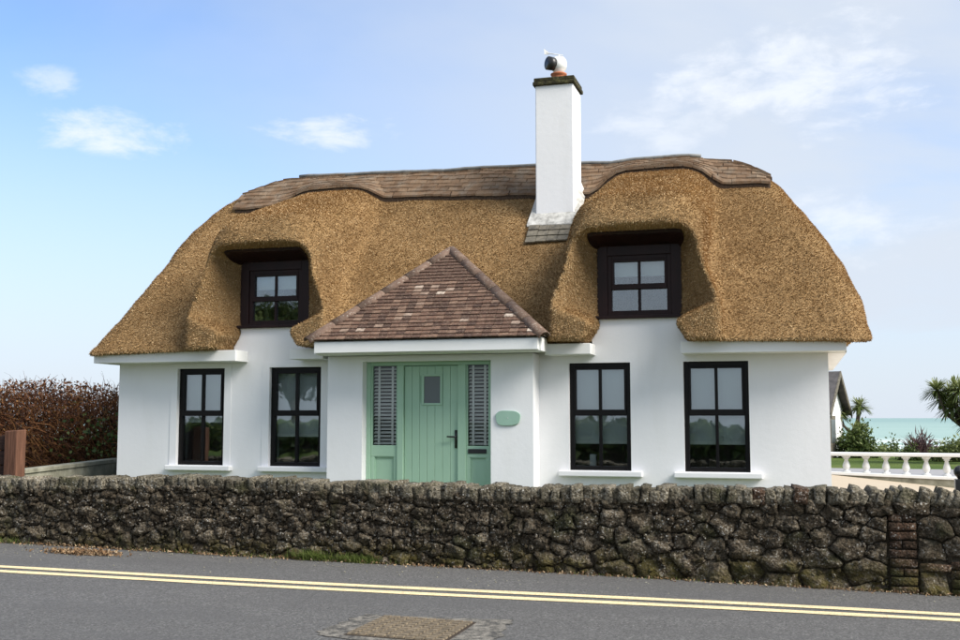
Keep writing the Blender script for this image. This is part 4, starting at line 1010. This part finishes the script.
def cordyline(loc, hgt, heads, label, grp=True, seed=1, ll=.75):
    rnd = random.Random(seed); root = empty('palm_tree', loc); root.matrix_world = Matrix.Identity(4)
    tag(root, label, 'palm tree', 'cabbage palms by the sea')
    P0 = Vector(loc); tr = MB(); tips = []
    fork = P0 + Vector((rnd.uniform(-.1, .1), 0, hgt * .45)); tr.tube([P0 + Vector((0, 0, -.3)), P0 + Vector((.03, 0, hgt * .2)), fork], [.16, .13, .11], 9)
    for k in range(heads):
        a = 2 * math.pi * k / heads + rnd.uniform(-.3, .3); rr_ = rnd.uniform(.45, 1.15) * hgt * .30
        tip = fork + Vector((rr_ * math.cos(a), rr_ * math.sin(a) * .8, hgt * rnd.uniform(-.02, .55))); mid = (fork + tip) / 2 + Vector((rr_ * .25 * math.cos(a), rr_ * .25 * math.sin(a), -.05))
        tr.tube([fork, mid, tip], [.065, .05, .04], 7); tips.append(tip)
    tr.build('trunk', M['bark'], root, True)
    V = []; F = []; T = []
    for tip in tips:
        for q in range(110):
            th = rnd.uniform(0, 6.283); el_ = math.asin(rnd.uniform(-.55, 1)); d_ = Vector((math.cos(th) * math.cos(el_), math.sin(th) * math.cos(el_), math.sin(el_)))
            L = ll * rnd.uniform(.7, 1.15); sd_ = d_.cross(Vector((0, 0, 1))); sd_ = sd_.normalized() if sd_.length > .01 else Vector((1, 0, 0)); b = len(V); dr_ = Vector((0, 0, -1))
            for (f_, w_, g_) in ((0, .012, 0), (.5, .024, .05), (.85, .016, .20), (1, .002, .30)):
                p = tip + d_ * (L * f_) + dr_ * (L * g_ * .8); V += [p - sd_ * w_, p + sd_ * w_]
            for k in range(3): F.append((b + 2 * k, b + 2 * k + 1, b + 2 * k + 3, b + 2 * k + 2)); T.append(min(1, max(0, .5 + .35 * d_.z + rnd.uniform(-.3, .3))))
    me = mesh_np('crown', np.array([tuple(p) for p in V]), np.array(F)); at = me.attributes.new('tint', 'FLOAT', 'FACE'); at.data.foreach_set('value', np.array(T, np.float32)); me.materials.append(M['palm'])
    link(bpy.data.objects.new('crown', me), root)
cordyline((5.55, 26.0, -.1), 2.75, 17, 'large many-headed cabbage palm at the right edge of the picture', seed=4, ll=.62)
cordyline((2.15, 32.5, -.2), 2.35, 5, 'smaller cabbage palm just right of the outbuilding gable', seed=9, ll=.55)
def bush(name, loc, rx_, ry_, rz_, n, mat_, label, cat, size=.11, grp=None, up=.3, asp=2.0, seedn=0):
    root = empty(name, loc); root.matrix_world = Matrix.Identity(4); tag(root, label, cat, grp)
    cl = RNG.normal(0, .42, (14, 3)); cl[:, 2] = np.abs(cl[:, 2]) * 1.1
    own = RNG.integers(0, 14, n); P = cl[own] + RNG.normal(0, .26, (n, 3)); P[:, 2] = np.abs(P[:, 2]); P *= np.array([rx_, ry_, rz_]) * .95
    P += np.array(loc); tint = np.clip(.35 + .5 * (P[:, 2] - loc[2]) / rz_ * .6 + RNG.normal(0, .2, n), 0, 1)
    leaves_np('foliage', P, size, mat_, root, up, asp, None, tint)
    m_ = MB()
    for k in range(5): a = k * 1.26; m_.tube([Vector(loc) + Vector((0, 0, -.2)), Vector(loc) + Vector((math.cos(a) * rx_ * .3, math.sin(a) * ry_ * .3, rz_ * .5))], [.03, .012], 5)
    m_.build('stems', M['bark'], root)
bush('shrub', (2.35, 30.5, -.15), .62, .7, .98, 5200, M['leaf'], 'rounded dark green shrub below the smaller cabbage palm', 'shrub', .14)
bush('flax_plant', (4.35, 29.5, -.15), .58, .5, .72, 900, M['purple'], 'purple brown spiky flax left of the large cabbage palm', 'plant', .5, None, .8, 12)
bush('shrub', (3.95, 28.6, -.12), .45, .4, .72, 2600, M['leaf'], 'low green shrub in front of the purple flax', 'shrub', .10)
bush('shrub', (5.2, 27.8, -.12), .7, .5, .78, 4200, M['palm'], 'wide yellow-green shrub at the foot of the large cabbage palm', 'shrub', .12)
bush('shrub', (3.3, 34.5, -.2), .8, .5, .45, 2400, M['palm'], 'low dry tussock shrub between the palms near the shore', 'shrub', .12)
o = MB().box(1.535, 1.635, -2.05, -1.95, -.1, .88).lathe([(.02, .88), (.03, .90), (.055, .93), (.06, .965), (.045, 1.0), (.01, 1.02)], 1.585, -2.0, 14).build('gate_pillar', M['iron'], None, False, .006)
tag(o, 'black metal post with a ball top behind the stone wall at the right edge', 'post')

# ------------------------------------------------------------------ road details
dc = empty('drain_cover', (0, 0, 0)); tag(dc, 'rusty cast iron grid cover set in pale concrete in the near lane', 'drain cover')
def quad_sheet(name, P, zoff, m_, parent, jag=0):
    n = 14; V = []
    for k in range(4):
        a, b = P[k], P[(k + 1) % 4]
        for i in range(n): f_ = i / n; V.append((a[0] + (b[0] - a[0]) * f_ + random.uniform(-jag, jag), a[1] + (b[1] - a[1]) * f_ + random.uniform(-jag, jag)))
    cxx = sum(v_[0] for v_ in V) / len(V); cyy = sum(v_[1] for v_ in V) / len(V)
    VV = [(x_, y_, road_surf(x_, y_) + zoff) for x_, y_ in V] + [(cxx, cyy, road_surf(cxx, cyy) + zoff)]
    F = [(i, (i + 1) % len(V), len(V)) for i in range(len(V))]; return MB().add(VV, F).build(name, m_, parent)
quad_sheet('concrete_surround', [(-3.32, -6.88), (-2.02, -6.88), (-2.12, -5.82), (-3.28, -6.02)], .005, M['worn'], dc, .045)
gx0, gx1, gy0, gy1 = -3.10, -2.35, -6.80, -6.03
MB().hexa([(gx0, gy0, -.12), (gx1, gy0, -.12), (gx1, gy1, -.12), (gx0, gy1, -.12)] + [(x_, y_, road_surf(x_, y_) + .008) for x_, y_ in ((gx0, gy0), (gx1, gy0), (gx1, gy1), (gx0, gy1))]).build('cover_plate', M['hole_shade'], dc)
for i in range(10):
    for j in range(10):
        xx = gx0 + .05 + i * .072; yy = gy0 + .045 + j * .075
        if j == 0 and i == 0: gm_ = MB().hexa([(-.031, -.026, 0), (.031, -.026, 0), (.031, .026, 0), (-.031, .026, 0), (-.028, -.022, .012), (.028, -.022, .012), (.028, .022, .012), (-.028, .022, .012)]); first = gm_.build('stud', M['rust'], dc); first.location = (xx, yy, road_surf(xx, yy) + .0085)
        else:
            c_ = first.copy(); col.objects.link(c_); c_.location = (xx, yy, road_surf(xx, yy) + .0085)
# litter heap in the gutter, grit and weeds along the foot of the wall
n = 1500; px = -7.45 + RNG.normal(0, .20, n); py = -3.82 + RNG.normal(0, .06, n); pz = road_z(px) + .006 + RNG.random(n) * .02
o = leaves_np('leaf_litter', np.stack([px, py, pz], 1), .035, M['litter'], None, 0, 1.6); tag(o, 'patch of brown leaf litter in the gutter at the left', 'leaf litter', kind='stuff')
n = 2600; px = RNG.uniform(-11, 3, n); py = WY - .03 - np.abs(RNG.normal(0, .05, n)); pz = road_z(px) + .004 + RNG.random(n) * .014
o = leaves_np('gutter_debris', np.stack([px, py, pz], 1), .026, M['litter'], None, 0, 1.6); tag(o, 'fine brown debris along the foot of the stone wall', 'debris', kind='stuff')
n = 420; px = RNG.uniform(-10, 2.5, n); py = WY - .05 - np.abs(RNG.normal(0, .5, n)) ; pz = road_z(px) + .004
V = IV[None] * RNG.uniform(.002, .009, n)[:, None, None] + np.stack([px, py, pz], -1)[:, None]; F = (IF[None] + (np.arange(n) * len(IV))[:, None, None]).reshape(-1, 3)
me = mesh_np('grit', V.reshape(-1, 3), F); me.materials.append(M['concrete']); o = link(bpy.data.objects.new('grit', me)); tag(o, 'loose pale grit scattered on the asphalt edge', 'grit', kind='stuff')
def grass(cx, spread, n, hgt):
    px = cx + RNG.normal(0, spread, n); py = WY - .035 - np.abs(RNG.normal(0, .022, n)); S = np.stack([px, py, road_z(px)], 1)
    D = np.stack([RNG.normal(0, .35, n), RNG.normal(-.25, .25, n), np.ones(n)], 1); D /= np.linalg.norm(D, axis=1)[:, None]
    return S, D, RNG.uniform(.4, 1, n) * hgt
Ss, Ds, Lls = [], [], []
for (cx, sp, n, hg) in ((-4.95, .10, 420, .14), (-4.45, .12, 380, .12), (-4.7, .35, 300, .07), (-9.1, .25, 300, .1), (-6.0, .5, 160, .05), (-1.2, .8, 160, .04)):
    a, b, c = grass(cx, sp, n, hg); Ss.append(a); Ds.append(b); Lls.append(c)
Ss = np.concatenate(Ss); Ds = np.concatenate(Ds); Lls = np.concatenate(Lls)
o = twigs_np('grass_tufts', Ss, Ds, Lls, np.full(len(Ss), .0032), M['grass'], None, 3, .2, -.08); tag(o, 'green grass tufts growing at the foot of the stone wall', 'grass', kind='stuff')
o = MB().add(*rough_block(.10, .08, .12, 41, 2, .02)).build('loose_stone', M['white_gloss'], None, True); o.location = (-9.0, WY - .05, road_z(-9) + .10); tag(o, 'pale loose stone at the foot of the wall at the far left', 'stone')

# ------------------------------------------------------------------ across the road, seen only as reflections in the glass
fh = empty('roadside_hedge', (0, 0, 0)); tag(fh, 'clipped green hedge across the road, mirrored in the lower panes', 'hedge')
n = 16000; px = RNG.uniform(-34, 14, n); th = RNG.uniform(0, math.pi, n); py = -21 + np.cos(th) * .9 + RNG.normal(0, .1, n); pz = np.abs(np.sin(th)) ** .6 * (1.3 + .12 * np.sin(px * .8)) * RNG.uniform(.25, 1, n) ** .3
leaves_np('foliage', np.stack([px, py, pz], 1), .26, M['leaf'], fh, .2, 1.6)
MB().hexa([(-34, -21.6, -.2), (14, -21.6, -.2), (14, -20.4, -.2), (-34, -20.4, -.2), (-34, -21.3, 1.05), (14, -21.3, 1.05), (14, -20.7, 1.05), (-34, -20.7, 1.05)]).build('stems', M['bark'], fh)
tr_ = empty('roadside_tree', (0, 0, 0)); tag(tr_, 'broad leafy tree across the road, mirrored in the left dormer window', 'tree')
tm = MB(); tb = Vector((-22, -31, 0)); tm.tube([tb + Vector((0, 0, -.3)), tb + Vector((.1, 0, 1.4)), tb + Vector((0, .1, 2.6))], [.3, .24, .2], 10)
for k in range(9):
    a = k * .7; tm.tube([tb + Vector((0, .1, 2.3)), tb + Vector((math.cos(a) * 1.0, math.sin(a) * 1.0, 3.6 + .2 * (k % 3))), tb + Vector((math.cos(a) * 2.1, math.sin(a) * 2.1, 4.5 + .4 * (k % 4)))], [.12, .07, .03], 6)
tm.build('trunk', M['bark'], tr_, True)
cl = RNG.normal(0, 1, (40, 3)); cl /= np.linalg.norm(cl, axis=1)[:, None]; cl *= RNG.uniform(.5, 1, (40, 1)); n = 26000
P = cl[RNG.integers(0, 40, n)] * np.array([2.9, 2.9, 1.7]) + RNG.normal(0, .42, (n, 3)) + np.array([-22, -31, 4.6])
leaves_np('crown', P, .22, M['leaf'], tr_, .2, 1.7)
bpy.context.view_layer.update()
